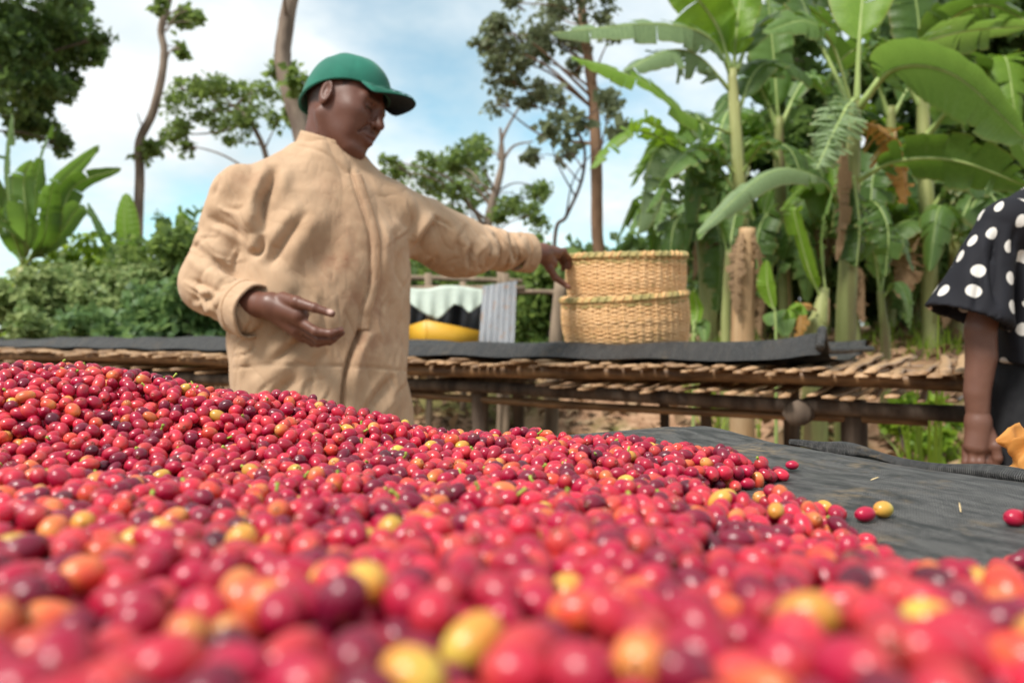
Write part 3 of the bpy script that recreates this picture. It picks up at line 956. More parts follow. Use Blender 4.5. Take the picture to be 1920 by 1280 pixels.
def head_part(origin, R, scale, neck_to, neck_r, skin, hair=None, h=0.0026):
    """Head and neck in world coordinates with skin colours."""
    origin = np.asarray(origin); Ri = R
    nk = (np.asarray(neck_to) - origin) @ R / scale
    def f(p):
        d = head_sdf(p.astype(np.float32))
        n = s_caps(p, (-0.034, 0, -0.035), nk, neck_r / scale, neck_r * 1.12 / scale)
        n = s_min(n, s_caps(p, (0.012, 0, -0.085), (nk[0] + 0.035, nk[1], nk[2]), 0.036, 0.034), 0.02)
        q = p.copy(); q[:, 1] = np.abs(q[:, 1])
        n = s_min(n, s_caps(q, (-0.018, 0.062, -0.045), (nk[0] + 0.045, 0.018, nk[2]), 0.010, 0.011), 0.02)   # neck cords
        return s_min(d, n, 0.024)
    lo = np.minimum(np.array([-0.13, -0.11, -0.13]), nk - 0.09); hi = np.maximum(np.array([0.13, 0.11, 0.145]), nk + 0.09)
    V, Q = surface_nets(f, lo, hi, h / scale)
    V = relax(V, Q, 1, 0.4)
    C = np.tile(skin, (len(V), 1))
    a = np.abs(V[:, 1])
    lips = np.exp(-((V[:, 2] + 0.0615) / 0.011) ** 2) * (V[:, 0] > 0.082) * np.exp(-(a / 0.024) ** 4)
    C = C * (1 - 0.35 * lips[:, None]) + np.array([0.10, 0.03, 0.03]) * (0.35 * lips[:, None])
    brow = np.exp(-((V[:, 2] - 0.034 + a * 0.06) / 0.0045) ** 2) * (V[:, 0] > 0.07) * (a > 0.013) * (a < 0.047)
    C *= (1 - 0.75 * brow)[:, None]
    lash = np.exp(-((V[:, 2] - 0.0048) / 0.0028) ** 2) * (V[:, 0] > 0.079) * (a > 0.018) * (a < 0.047)
    C *= (1 - 0.85 * lash)[:, None]
    must = np.exp(-((V[:, 2] + 0.043) / 0.006) ** 2) * (V[:, 0] > 0.088) * (a < 0.026)
    C *= (1 - 0.35 * must)[:, None]
    if hair is not None:
        edge = -0.022 + np.clip((V[:, 0] + 0.02) / 0.05, 0, 1) * 0.055 + np.clip((V[:, 0] - 0.03) / 0.05, 0, 1) * 0.06
        hm = np.clip((V[:, 2] - edge) / 0.008, 0, 1) * (a < 0.0815) * (V[:, 0] < 0.062)
        hm *= np.where((np.abs(V[:, 0] + 0.008) < 0.03) & (a > 0.076) & (V[:, 2] < 0.04), 0, 1)
        C = C * (1 - 0.8 * hm[:, None]) + np.array(hair) * (0.8 * hm[:, None])
    return (V * scale) @ R.T + origin, Q, C

def hand_part(chains, palm, skin, tip, h=0.0019, pads=()):
    """chains: list of (points, radii); palm: list of (a, b, ra, rb); all in world metres."""
    allp = np.array([p for c in chains for p in c[0]] + [p for c in palm for p in c[:2]])
    def f(p):
        d = None
        for a, b, ra, rb in palm:
            e = s_caps(p, a, b, ra, rb); d = e if d is None else s_min(d, e, 0.012)
        fing = None
        for pts, rads in chains:
            e = s_chain(p, pts, rads, 0.003)
            for q, r in zip(pts[1:-1], rads[1:-1]):
                e = s_min(e, np.linalg.norm(p - np.asarray(q, np.float32), axis=1) - r * 1.08, 0.003)
            fing = e if fing is None else np.minimum(fing, e)
        return s_min(d, fing, 0.006)
    V, Q = surface_nets(f, allp.min(0) - 0.045, allp.max(0) + 0.045, h)
    V = relax(V, Q, 1, 0.4)
    C = np.tile(np.asarray(skin, float), (len(V), 1))
    for pos, rad, col in pads:
        m = np.exp(-(np.linalg.norm(V - pos, axis=1) / rad) ** 4)[:, None]
        C = C * (1 - m) + np.array(col) * m
    return V, Q, C

def strokes(V, N, lst, view=np.array([0, 0, CZ])):
    """Sewn lines and creases pressed into or raised from cloth. Each: photo polyline, width px, height m."""
    d = V[:, 1]
    px = 960 + V[:, 0] / d * F; py = HY - (V[:, 2] - CZ) / d * F
    to = view - V; to /= np.linalg.norm(to, axis=1)[:, None]
    front = np.clip((N * to).sum(1) * 3.0, 0, 1)
    D = np.zeros(len(V)); 
    for item in lst:
        pts, wdt, amp = item[:3]
        pts = resample(np.array([[*p, 0] for p in pts], float), max(12, len(pts) * 6))[:, :2] if len(pts) > 2 else np.array(pts, float)
        best = np.full(len(V), 1e9); tt = np.zeros(len(V)); sd = np.ones(len(V))
        L = len(pts) - 1
        for i in range(L):
            a, b = pts[i], pts[i + 1]; ab = b - a
            t = np.clip(((px - a[0]) * ab[0] + (py - a[1]) * ab[1]) / (ab @ ab + 1e-9), 0, 1)
            q = np.hypot(px - a[0] - t * ab[0], py - a[1] - t * ab[1])
            m = q < best
            best[m] = q[m]; tt[m] = (i + t[m]) / L; sd[m] = np.sign((px[m] - a[0]) * ab[1] - (py[m] - a[1]) * ab[0]) * (1 if ab[1] >= 0 else -1)
        fade = np.sin(np.clip(np.minimum(tt, 1 - tt) / 0.42, 0, 1) * np.pi / 2) if len(item) < 4 else 1.0
        if len(item) < 4: wdt, amp = (wdt * 1.5, amp * 1.15) if amp > 0 else (wdt * 0.95, amp * 1.6)
        if amp < 0 and len(item) < 4:
            D += (amp * np.exp(-(best / wdt) ** 1.25) - 0.55 * amp * np.exp(-((best * sd + 1.9 * wdt) / (1.5 * wdt)) ** 2)) * fade
        else:
            D += amp * np.exp(-(best / wdt) ** 2) * fade
    return V + N * (D * front)[:, None]

SKIN_MAN = (0.135, 0.053, 0.034)
def coat_mat():
    M = Mat('tan_cotton_twill', 0.88, spec=0.2)
    f = M.noise(5, 6, 0.6)
    base = M.ramp(f, [(0.3, (0.375, 0.245, 0.15)), (0.7, (0.51, 0.35, 0.23))])
    st = M.math('MULTIPLY', M.attr('stain', 'Fac'), M.ramp(M.noise(22, 6, 0.65), [(0.34, (0, 0, 0)), (0.58, (1, 1, 1))]))
    c = M.mix(M.math('MULTIPLY', st, 0.9), base, (0.27, 0.13, 0.075))
    spk = M.ramp(M.noise(70, 2), [(0.70, (0, 0, 0)), (0.76, (1, 1, 1))])
    c = M.mix(M.math('MULTIPLY', spk, M.math('ADD', M.math('MULTIPLY', M.attr('stain', 'Fac'), 0.6), 0.05)), c, (0.14, 0.07, 0.045))
    M.color(c)
    # small sharp creases of worn cotton
    def ridge(scale, st):
        n = M.noise(scale, 2, 0.45, stretch=st)
        return M.math('POWER', M.math('SUBTRACT', 1.0, M.math('MULTIPLY', M.math('ABSOLUTE', M.math('SUBTRACT', n, 0.5)), 4.0), True), 2.0)
    rot = M.n('ShaderNodeMapping'); M.l(M.coord(), rot.inputs[0]); rot.inputs['Rotation'].default_value = (0, math.radians(28), 0)
    n1 = M.n('ShaderNodeTexNoise'); n1.inputs['Scale'].default_value = 10; n1.inputs['Detail'].default_value = 2; n1.inputs['Distortion'].default_value = 0.7
    sq = M.n('ShaderNodeMapping'); sq.inputs['Scale'].default_value = (1, 1, 0.32); M.l(rot.outputs[0], sq.inputs[0]); M.l(sq.outputs[0], n1.inputs['Vector'])
    r1 = M.math('POWER', M.math('SUBTRACT', 1.0, M.math('MULTIPLY', M.math('ABSOLUTE', M.math('SUBTRACT', n1.outputs[0], 0.5)), 5.0), True), 1.6)
    r2 = ridge(21, (1, 1, 0.55))
    hgt = M.math('ADD', M.math('MULTIPLY', r1, -1.0), M.math('ADD', M.math('MULTIPLY', r2, -0.3), M.math('MULTIPLY', M.noise(600, 2), 0.06)))
    M.bump(hgt, 0.38, 0.012)
    M.b.inputs['Sheen Weight'].default_value = 0.1
    return M.m
M_COAT = coat_mat()
M_SEAM = two_tone('seam_thread', (0.30, 0.17, 0.09), (0.42, 0.26, 0.15), 60, 0.9)
M_DARKIN = two_tone('dark_lining', (0.02, 0.015, 0.013), (0.04, 0.03, 0.025), 60, 0.9)
M_TROUSER = two_tone('dark_trousers', (0.03, 0.03, 0.035), (0.055, 0.05, 0.05), 40, 0.9)
M_BOOT = two_tone('rubber_boot', (0.02, 0.018, 0.016), (0.06, 0.045, 0.035), 12, 0.6)
def cap_mat():
    M = Mat('green_cotton', 0.8, spec=0.25)
    f = M.noise(14, 5)
    M.color(M.ramp(f, [(0.3, (0.0035, 0.095, 0.064)), (0.7, (0.008, 0.142, 0.095))]))
    M.bump(M.noise(700, 2), 0.15, 0.002)
    M.b.inputs['Sheen Weight'].default_value = 0.2
    return M.m
M_CAP = cap_mat()
M_BRIMU = two_tone('brim_underside', (0.012, 0.02, 0.026), (0.02, 0.03, 0.038), 30, 0.8)

def grid_mesh(G, closed_u=False):
    """G (n,m,3) -> V, Q."""
    n, m = G.shape[:2]
    i = np.arange(n - (0 if closed_u else 1))[:, None]; j = np.arange(m - 1)[None]
    i2 = (i + 1) % n
    Q = np.stack([i * m + j, i2 * m + j, i2 * m + j + 1, i * m + j + 1], -1).reshape(-1, 4)
    return G.reshape(-1, 3), Q

def solidify(o, th, off=-1.0):
    md = o.modifiers.new('thickness', 'SOLIDIFY'); md.thickness = th; md.offset = off

def band(center, axis, up_hint, r1, r2, height, flare=0.0, n=48, m=7, r_lo=None, wav=0.0):
    """Open ring of cloth about axis. -> grid"""
    ax_ = np.asarray(axis, float); ax_ /= np.linalg.norm(ax_)
    u = np.asarray(up_hint, float); u = u - ax_ * (u @ ax_); u /= np.linalg.norm(u); v = np.cross(ax_, u)
    A = np.linspace(0, 2 * np.pi, n, endpoint=False); t = np.linspace(0, 1, m)
    k = 1 + flare * t
    G = np.asarray(center) + (np.cos(A)[:, None, None] * u * r1 + np.sin(A)[:, None, None] * v * r2) * k[None, :, None] * (1 + wav * np.sin(A * 5 + 1))[:, None, None] + (t * height)[None, :, None] * ax_
    return G

def man():
    root = empty('person', (-0.5, 2.1, 0), 'man in a long tan work coat and green cap reaching for the baskets', 'person')
    # ---------------- head
    R = rotm(math.radians(-19), math.radians(16), math.radians(-13))
    HO = P(646, 206, 2.13)
    SCL = 1.06
    neck_to = P(600, 318, 2.14)
    parts = [head_part(HO, R, SCL, neck_to, 0.053, SKIN_MAN, hair=(0.022, 0.018, 0.018))]
    # ---------------- right arm (camera side) and hand
    sk = np.array(SKIN_MAN)
    wr = P(512, 574, 1.885)
    el = P(402, 548, 2.02)
    k = lambda x, y, d: P(x, y, d)
    palm = [(k(455, 568, 1.93), k(508, 573, 1.885), 0.036, 0.0285),
            (k(508, 570, 1.885), k(560, 590, 1.862), 0.0275, 0.024),
            (k(514, 582, 1.888), k(556, 616, 1.885), 0.026, 0.022),
            (k(530, 590, 1.90), k(566, 628, 1.915), 0.022, 0.018)]
    chains = [
        ([k(530, 560, 1.875), k(556, 566, 1.845), k(590, 577, 1.83), k(622, 588, 1.825)], [0.017, 0.0135, 0.0108, 0.0085]),       # thumb
        ([k(560, 601, 1.86), k(592, 621, 1.845), k(620, 625, 1.842), k(639, 618, 1.845)], [0.0125, 0.0105, 0.0092, 0.0072]),       # index
        ([k(562, 612, 1.875), k(598, 635, 1.865), k(624, 635, 1.862), k(641, 624, 1.865)], [0.0128, 0.0108, 0.0092, 0.0072]),      # middle
        ([k(562, 622, 1.895), k(596, 643, 1.89), k(618, 640, 1.888), k(633, 629, 1.89)], [0.0122, 0.0100, 0.0086, 0.0068]),        # ring
        ([k(560, 626, 1.915), k(586, 643, 1.915), k(604, 640, 1.914), k(617, 631, 1.915)], [0.011, 0.0088, 0.0076, 0.006]),        # little
    ]
    pads = [(k(619, 584, 1.822), 0.0075, (0.62, 0.42, 0.36)), (k(640, 617, 1.842), 0.006, (0.34, 0.15, 0.11)), (k(578, 603, 1.855), 0.012, (0.27, 0.125, 0.09))]
    parts.append(hand_part(chains, palm, sk * 1.05, None, pads=pads))
    # ---------------- left hand on the rim of the basket
    k0 = k
    k = lambda x, y, d: P(x, y, d + (0.09 if x > 980 else 0))
    palm2 = [(k(985, 474, 2.47), k(1018, 474, 2.52), 0.034, 0.027),
             (k(1016, 470, 2.52), k(1043, 474, 2.57), 0.026, 0.021),
             (k(1016, 480, 2.52), k(1036, 494, 2.55), 0.026, 0.018)]
    ch2 = [
        ([k(1020, 482, 2.525), k(1030, 502, 2.535), k(1042, 521, 2.545), k(1066, 538, 2.56)], [0.017, 0.0135, 0.0115, 0.0085]),     # thumb, outside
        ([k(1040, 471, 2.56), k(1057, 471, 2.60), k(1066, 484, 2.635), k(1068, 500, 2.64)], [0.0125, 0.0108, 0.0092, 0.0075]),
        ([k(1040, 474, 2.575), k(1056, 473, 2.625), k(1064, 485, 2.66), k(1066, 502, 2.665)], [0.0125, 0.0105, 0.0092, 0.0075]),
        ([k(1037, 478, 2.59), k(1052, 477, 2.645), k(1060, 488, 2.68), k(1062, 502, 2.685)], [0.012, 0.010, 0.0086, 0.007]),
        ([k(1034, 484, 2.60), k(1047, 484, 2.66), k(1054, 494, 2.69), k(1056, 506, 2.695)], [0.011, 0.009, 0.0078, 0.0062]),
    ]
    parts.append(hand_part(ch2, palm2, sk * 1.1, None, h=0.0022, pads=[(k(1064, 536, 2.55), 0.008, (0.36, 0.18, 0.13))]))
    # ---------------- the rest of the body under the clothes
    c0 = P(600, 500, 2.12)
    sh_r, sh_l = P(470, 385, 2.03), P(722, 398, 2.2)
    el_l, wr_l = P(876, 462, 2.34), P(985, 474, 2.56)
    hipz = 0.86
    Lx = np.array([math.cos(math.radians(30)), math.sin(math.radians(30)), 0])
    hips = [np.array([c0[0], c0[1], hipz]) + Lx * s * 0.10 for s in (-1, 1)]
    def fb(p):
        d = s_ell(p, (c0[0], c0[1], 1.18), (0.16, 0.11, 0.26))
        d = s_min(d, s_ell(p, (c0[0], c0[1], 0.88), (0.155, 0.11, 0.14)), 0.06)
        d = s_min(d, s_caps(p, sh_r, sh_l, 0.05, 0.05), 0.05)
        d = s_min(d, s_caps(p, (c0[0], c0[1], 1.3), neck_to, 0.07, 0.052), 0.04)
        for a, b, c_ in ((sh_r, el, P(470, 570, 1.92)), (sh_l, el_l, wr_l)):
            d = s_min(d, s_chain(p, [a, b, c_], [0.056, 0.044, 0.033], 0.02), 0.03)
        for hp, sg in zip(hips, (-1, 1)):
            kn = hp + np.array([0.02, -0.03, -0.42]); an = np.array([hp[0] + sg * 0.01, hp[1] + 0.02, 0.09])
            d = s_min(d, s_chain(p, [hp, kn, an, an + np.array([0.06, -0.11, -0.05])], [0.085, 0.06, 0.042, 0.03], 0.02), 0.04)
        return d
    V, Q = surface_nets(fb, (-0.95, 1.75, -0.01), (0.12, 2.62, 1.5), 0.011)
    parts.append((V, Q, sk))
    V, Q, C = join_meshes(parts)
    me = make_mesh('body', V, Q)
    add_color(me, 'skin', C)
    link_mesh('body', me, M_SKIN, root)
    # ---------------- trousers, boots
    for hp, sg in zip(hips, (-1, 1)):
        kn = hp + np.array([0.02, -0.03, -0.42]); an = np.array([hp[0] + sg * 0.01, hp[1] + 0.02, 0.09])
        mb = MB(); mb.add(*tube([hp + [0, 0, 0.05], kn, an + [0, 0, 0.02]], [0.105, 0.085, 0.075], 16, 14, wob=0.02, seed=3)); mb.build('trouser_leg', M_TROUSER, root)
        def fs(p, an=an):
            d = s_caps(p, an + [0, 0, 0.12], an + [0, 0, -0.03], 0.058, 0.05)
            d = s_min(d, s_caps(p, an + [0, 0, -0.05], an + [0.075, -0.14, -0.055], 0.045, 0.04), 0.03)
            return np.maximum(d, 0.004 - p[:, 2])
        v, q = surface_nets(fs, an - [0.12, 0.28, 0.1], an + [0.2, 0.12, 0.22], 0.008)
        link_mesh('boot', make_mesh('boot', v, q), M_BOOT, root)
    # ---------------- coat
    yaw = math.radians(30)
    cy, sy = math.cos(yaw), math.sin(yaw)
    tz = np.array([0.44, 0.60, 0.78, 0.95, 1.12, 1.24, 1.33, 1.40, 1.46])
    ta = np.array([0.244, 0.240, 0.236, 0.235, 0.238, 0.236, 0.205, 0.13, 0.07])
    tb = np.array([0.175, 0.168, 0.160, 0.155, 0.155, 0.145, 0.120, 0.085, 0.06])
    ox = np.array([-0.497, -0.497, -0.500, -0.503, -0.505, -0.508, -0.508, -0.508, -0.508])
    s_r, s_l = P(457, 372, 2.03), P(735, 392, 2.2)
    e_r, e_l = P(404, 530, 2.035), P(868, 462, 2.36)
    c_r, c_l = P(452, 578, 1.94), P(972, 473, 2.52)
    nb = P(600, 300, 2.13)
    def fc(p):
        z = p[:, 2]
        a = np.interp(z, tz, ta); b = np.interp(z, tz, tb); x0 = np.interp(z, tz, ox)
        dx, dy = p[:, 0] - x0, p[:, 1] - 2.12
        u = dx * cy + dy * sy; v = -dx * sy + dy * cy
        r = (np.abs(u / a) ** 2.4 + np.abs(v / b) ** 2.4) ** (1 / 2.4)
        d = (r - 1) * np.minimum(a, b) * 0.9
        d = np.maximum(d, z - 1.45)
        d = s_min(d, s_caps(p, nb + [0, 0, -0.03], s_r + [0.02, 0.01, 0.012], 0.075, 0.064), 0.05)
        d = s_min(d, s_caps(p, nb + [0, 0, -0.03], s_l + [-0.02, 0, 0.015], 0.072, 0.066), 0.05)
        arm = s_chain(p, [s_r, e_r, c_r], [0.082, 0.078, 0.056], 0.03)
        d = s_min(d, arm, 0.018)
        arm = s_chain(p, [s_l, e_l, c_l], [0.082, 0.076, 0.054], 0.03)
        arm = s_min(arm, s_caps(p, s_l + [0.04, 0.03, -0.06], e_l + [-0.03, -0.02, -0.03], 0.06, 0.06), 0.03)
        d = s_min(d, arm, 0.025)
        d = np.maximum(d, 0.47 - z)
        return d
    V, Q = surface_nets(fc, (-0.97, 1.80, 0.44), (0.14, 2.60, 1.52), 0.0051)
    V = relax(V, Q, 2, 0.5)
    N = vnormals(V, Q)
    # broad slack of the cloth
    dg = np.stack([(V[:, 0] * 0.85 + V[:, 2] * -0.52), V[:, 1] * 0.8, (V[:, 0] * 0.52 + V[:, 2] * 0.85) * 0.22], 1)
    V = V + N * (0.026 * vnoise(dg, 9, 4) + 0.019 * vnoise(dg + 3, 19, 8) + 0.003 * vnoise(V, 34, 9))[:, None]
    # gathered rings along the sleeves
    for a, b, am, fr in ((e_l, c_l, 0.0085, 125), (s_l, e_l, 0.003, 60), (s_r, e_r, 0.0035, 62), (e_r, c_r, 0.003, 100)):
        ab = b - a; L2 = ab @ ab
        t = ((V - a) @ ab) / L2
        dist = np.linalg.norm(V - a - np.clip(t, 0, 1)[:, None] * ab, axis=1)
        wgt = np.clip(1 - np.abs(t - 0.5) / 0.62, 0, 1) ** 0.7 * (dist < 0.115)
        s = t * math.sqrt(L2)
        ph = s * fr * 0.5 + 2.2 * vnoise(V, 7, 12) + 1.5 * vnoise(V, 15, 13) + V[:, 2] * 12
        V = V + N * (am * wgt * (0.9 - 2.4 * (1 - np.abs(np.sin(ph))) ** 2.2) * (0.75 + 0.9 * vnoise(V, 12, 14)))[:, None]
    N = vnormals(V, Q)
    folds = [
        ([(521, 308), (505, 350), (492, 385), (494, 438)], 9, -0.024), ([(540, 300), (530, 345), (520, 395)], 12, 0.010),
        ([(493, 440), (488, 470), (462, 476)], 7, -0.018), ([(478, 372), (470, 420), (480, 460)], 11, 0.012),
        ([(372, 432), (402, 470), (440, 502)], 8, 0.014), ([(385, 462), (420, 505), (450, 520)], 6, -0.012),
        ([(348, 480), (385, 508), (420, 530)], 8, 0.011), ([(345, 520), (380, 535), (425, 552)], 5, -0.009),
        ([(383, 385), (430, 395), (470, 425)], 10, 0.010), ([(388, 410), (430, 425), (460, 450)], 6, -0.010),
        ([(360, 560), (385, 560), (412, 548)], 5, -0.008), ([(380, 590), (400, 575), (420, 556)], 6, 0.008),
        ([(582, 393), (548, 430), (517, 474), (500, 505)], 10, -0.013), ([(600, 400), (570, 440), (540, 490)], 14, 0.009),
        ([(560, 520), (535, 560), (520, 600)], 14, 0.007),
        ([(601, 618), (550, 650), (498, 690)], 8, -0.010), ([(575, 660), (520, 690), (470, 730)], 9, 0.009), ([(560, 700), (520, 740), (500, 790)], 9, -0.009),
        ([(470, 640), (455, 690), (450, 760)], 10, 0.008), ([(612, 655), (590, 690), (580, 760)], 10, -0.006),
        ([(742, 700), (705, 745), (676, 790)], 8, -0.010), ([(755, 730), (730, 770), (715, 815)], 9, 0.008), ([(730, 560), (735, 620), (725, 680)], 12, -0.006),
        ([(745, 420), (742, 480), (748, 560)], 9, -0.007), ([(720, 400), (722, 470), (716, 540)], 10, 0.006),
        ([(657, 320), (669, 362), (692, 437), (694, 502), (690, 545), (677, 580), (672, 628)], 2.6, -0.006, 1),
        ([(666, 322), (679, 362), (702, 437), (704, 502), (700, 545), (688, 580)], 6, 0.0045, 1),
        ([(676, 622), (660, 660), (649, 700), (643, 760), (640, 830)], 3.6, -0.030, 1), ([(690, 630), (672, 680), (660, 760), (658, 830)], 9, 0.010, 1),
        ([(440, 690), (507, 684), (590, 685), (643, 686)], 2.2, -0.0045, 1), ([(655, 687), (710, 690), (766, 696)], 2.2, -0.0045, 1),
        ([(827, 407), (800, 440), (777, 480)], 8, -0.016), ([(812, 400), (786, 428), (770, 455)], 9, 0.010),
        ([(888, 455), (880, 480), (882, 506)], 5, -0.012), ([(906, 440), (915, 470), (935, 488)], 6, 0.012), ([(925, 435), (940, 462), (930, 500)], 5, -0.012),
        ([(955, 430), (962, 462), (972, 505)], 5, -0.014), ([(980, 440), (985, 470), (996, 490)], 6, 0.010), ([(850, 425), (862, 450), (880, 470)], 6, 0.008),
        ([(560, 272), (610, 288), (650, 325)], 3, -0.004, 1), ([(470, 300), (440, 330), (420, 375)], 16, 0.008), ([(412, 330), (400, 370)], 8, -0.006),
    ]
    gq = np.random.default_rng(77)
    def creases(n, x0, x1, y0, y1, ang, spread, lmin, lmax, am):
        for _ in range(n):
            x, y = gq.uniform(x0, x1), gq.uniform(y0, y1); a = math.radians(ang + gq.normal() * spread); l = gq.uniform(lmin, lmax)
            c_, s_ = math.cos(a), math.sin(a); bd = gq.normal() * 0.15 * l
            folds.append(([(x - c_ * l / 2, y - s_ * l / 2), (x - s_ * bd, y + c_ * bd), (x + c_ * l / 2, y + s_ * l / 2)], gq.uniform(2.2, 4.2), -am * gq.uniform(0.5, 1.2)))
    creases(20, 350, 470, 350, 600, 38, 26, 30, 75, 0.0048)
    creases(10, 690, 765, 400, 780, 95, 14, 60, 140, 0.0035)
    creases(14, 450, 640, 560, 790, 128, 22, 40, 110, 0.0042)
    creases(16, 790, 1000, 410, 510, 80, 28, 22, 60, 0.0050)
    V = strokes(V, N, folds)
    V = relax(V, Q, 1, 0.2)
    me = make_mesh('coat', V, Q)
    px = 960 + V[:, 0] / V[:, 1] * F; py = HY - (V[:, 2] - CZ) / V[:, 1] * F
    st = np.zeros(len(V))
    for x, y, rx, ry, a in ((640, 490, 40, 26, 1.0), (650, 470, 90, 90, .45), (700, 560, 30, 66, 1.0), (665, 560, 30, 40, .7), (730, 470, 30, 60, .35), (690, 640, 34, 50, .8), (620, 520, 22, 18, .6), (730, 640, 30, 30, .6), (465, 330, 40, 30, .4), (620, 360, 40, 40, .3), (690, 590, 60, 120, .35), (560, 600, 30, 40, .3)):
        st = np.maximum(st, a * np.exp(-((px - x) / rx) ** 2 - ((py - y) / ry) ** 2) * (V[:, 1] < 2.25))
    add_float(me, 'stain', st)
    coat = link_mesh('coat', me, M_COAT, root)
    # front placket: a strip of doubled cloth sewn over the opening, with its row of stitching
    to = np.array([0, 0, CZ]) - V; fr = (vnormals(V, Q) * to).sum(1) > 0.1 * np.linalg.norm(to, axis=1)
    fr &= (px > 600) & (px < 770) & (V[:, 1] < 2.2)
    fv = V[fr]; fn = vnormals(V, Q)[fr]; fx, fy = px[fr], py[fr]
    path = resample(np.array([(660, 326, 0), (671, 362, 0), (694, 437, 0), (696, 502, 0), (692, 545, 0), (680, 580, 0), (675, 618, 0)], float), 60)
    def on_cloth(x, y, lift):
        k_ = np.argsort((fx - x) ** 2 + (fy - y) ** 2)[:6]
        return fv[k_].mean(0) + fn[k_].mean(0) * lift
    G = np.zeros((60, 5, 3))
    for i in range(60):
        for j, o_ in enumerate((0, 3, 8, 14, 17)):
            G[i, j] = on_cloth(path[i, 0] + o_, path[i, 1], 0.0028 if 0 < j < 4 else 0.0002)
    for _ in range(2): G[1:-1] = (G[:-2] + 2 * G[1:-1] + G[2:]) / 4
    v, q = grid_mesh(G)
    pm = make_mesh('placket', v, q); add_float(pm, 'stain', np.full(len(v), 0.35))
    pl = link_mesh('placket', pm, M_COAT, coat); solidify(pl, 0.0016, 0)
    mb = MB(); mb.add(*tube(G[:, 3] + [0, -0.0014, 0.0], 0.0008, 5)); mb.build('stitching', M_SEAM, pl)
    # collar band, standing, open at the throat
    axc = np.array([0.30, -0.10, 0.95])
    G = band(P(604, 300, 2.128), axc, (0.8, -0.6, 0), 0.083, 0.076, 0.056, -0.10, 64, 8)
    A = np.linspace(0, 360, 64, endpoint=False)
    G = np.roll(G, -4, axis=0)[:58]          # leave a gap at the front
    v, q = grid_mesh(G)
    o = link_mesh('collar', make_mesh('collar', v, q), M_COAT, coat); solidify(o, 0.005, 0)
    # cuffs
    dr = c_r - e_r; dr /= np.linalg.norm(dr); dl = c_l - e_l; dl /= np.linalg.norm(dl)
    for c_, d_, r_, hh in ((c_r - dr * 0.012 + np.array([0, 0, 0.0]), np.array([0.80, -0.55, -0.22]), 0.061, 0.066), (c_l - dl * 0.012, dl, 0.056, 0.058)):
        G = band(c_, d_, (0, 0, 1), r_, r_ * 0.92, hh, 0.02, 56, 12, wav=0.018)
        tt = np.linspace(0, 1, 12)
        # lip turned back at the open end
        v, q = grid_mesh(G, True)
        v = v + 0.004 * np.stack([vnoise(v, 40, 1), vnoise(v, 40, 2), vnoise(v, 40, 3)], 1)
        o = link_mesh('cuff', make_mesh('cuff', v, q), [M_COAT], coat); solidify(o, 0.006, 1)
        ax_ = d_ / np.linalg.norm(d_)
        ring = band(c_ + ax_ * hh * 0.30, d_, (0, 0, 1), r_ + 0.0055, r_ * 0.92 + 0.0055, 0, 0, 56, 2, wav=0.018)[:, 0]
        mb = MB(); mb.add(*tube(np.vstack([ring, ring[:1]]), 0.0022, 6)); mb.build('hem_seam', M_SEAM, coat)
    # dark shirt showing at the throat
    v, q = surface_nets(lambda p: s_ell(p, P(654, 312, 2.085), (0.022, 0.02, 0.024)), P(654, 312, 2.085) - 0.05, P(654, 312, 2.085) + 0.05, 0.005)
    link_mesh('undershirt', make_mesh('undershirt', v, q), M_DARKIN, root)
    # ---------------- cap
    tip_ = math.radians(-10); ct, st_ = math.cos(tip_), math.sin(tip_)
    Rc = np.array([[ct, 0, st_], [0, 1, 0], [-st_, 0, ct]]); pv = np.array([-0.014, 0, 0.045])
    def tow(L):
        L = (np.asarray(L) - pv) @ Rc.T + pv
        return (L * SCL) @ R.T + HO
    nphi, nth = 96, 22
    phi = np.linspace(0, 2 * np.pi, nphi, endpoint=False)
    G = np.zeros((nphi, nth, 3))
    for j, t in enumerate(np.linspace(0, 1, nth)):
        th = t * np.pi / 2
        rr = np.cos(th) ** 0.66; zz = np.sin(th) ** 1.0
        edge = 0.040 - 0.050 * ((1 - np.cos(phi)) / 2) ** 2 - 0.003 * np.cos(2 * phi)
        top = 0.131
        x = -0.014 + 0.1105 * rr * np.cos(phi) * (1 + 0.035 * np.cos(phi)); y = 0.0885 * rr * np.sin(phi)
        z = edge + (top - edge) * zz
        seam = 1 - 0.016 * np.exp(-(((phi * 6 / (2 * np.pi) + 0.5) % 1 - 0.5) / 0.035) ** 2) * (t > 0.12)
        x = -0.014 + (x + 0.014) * seam; y = y * seam
        crease = 0.004 * np.sin(phi * 4 + 7 * t) * np.sin(t * 5)
        G[:, j] = np.stack([x, y, z + crease], 1)
    v, q = grid_mesh(G, True)
    v = v + 0.003 * np.stack([vnoise(v, 22, 1), vnoise(v, 22, 2), vnoise(v, 22, 3)], 1)
    cap = link_mesh('cap', make_mesh('cap', tow(v), q), M_CAP, root); solidify(cap, 0.003, 1)
    Gc = G.copy()
    for k6 in range(6):
        i6 = int(k6 * 16) % nphi
        c6 = tow(Gc[i6] * [1.012, 1.012, 1.0] + [0, 0, 0.0012]); mb = MB(); mb.add(*tube(c6[2:], 0.0014, 6)); mb.build('panel_seam', M_CAP, cap)
    # brim
    na, nr = 48, 14
    al = np.linspace(-0.86, 0.86, na); G = np.zeros((na, nr, 3)); 
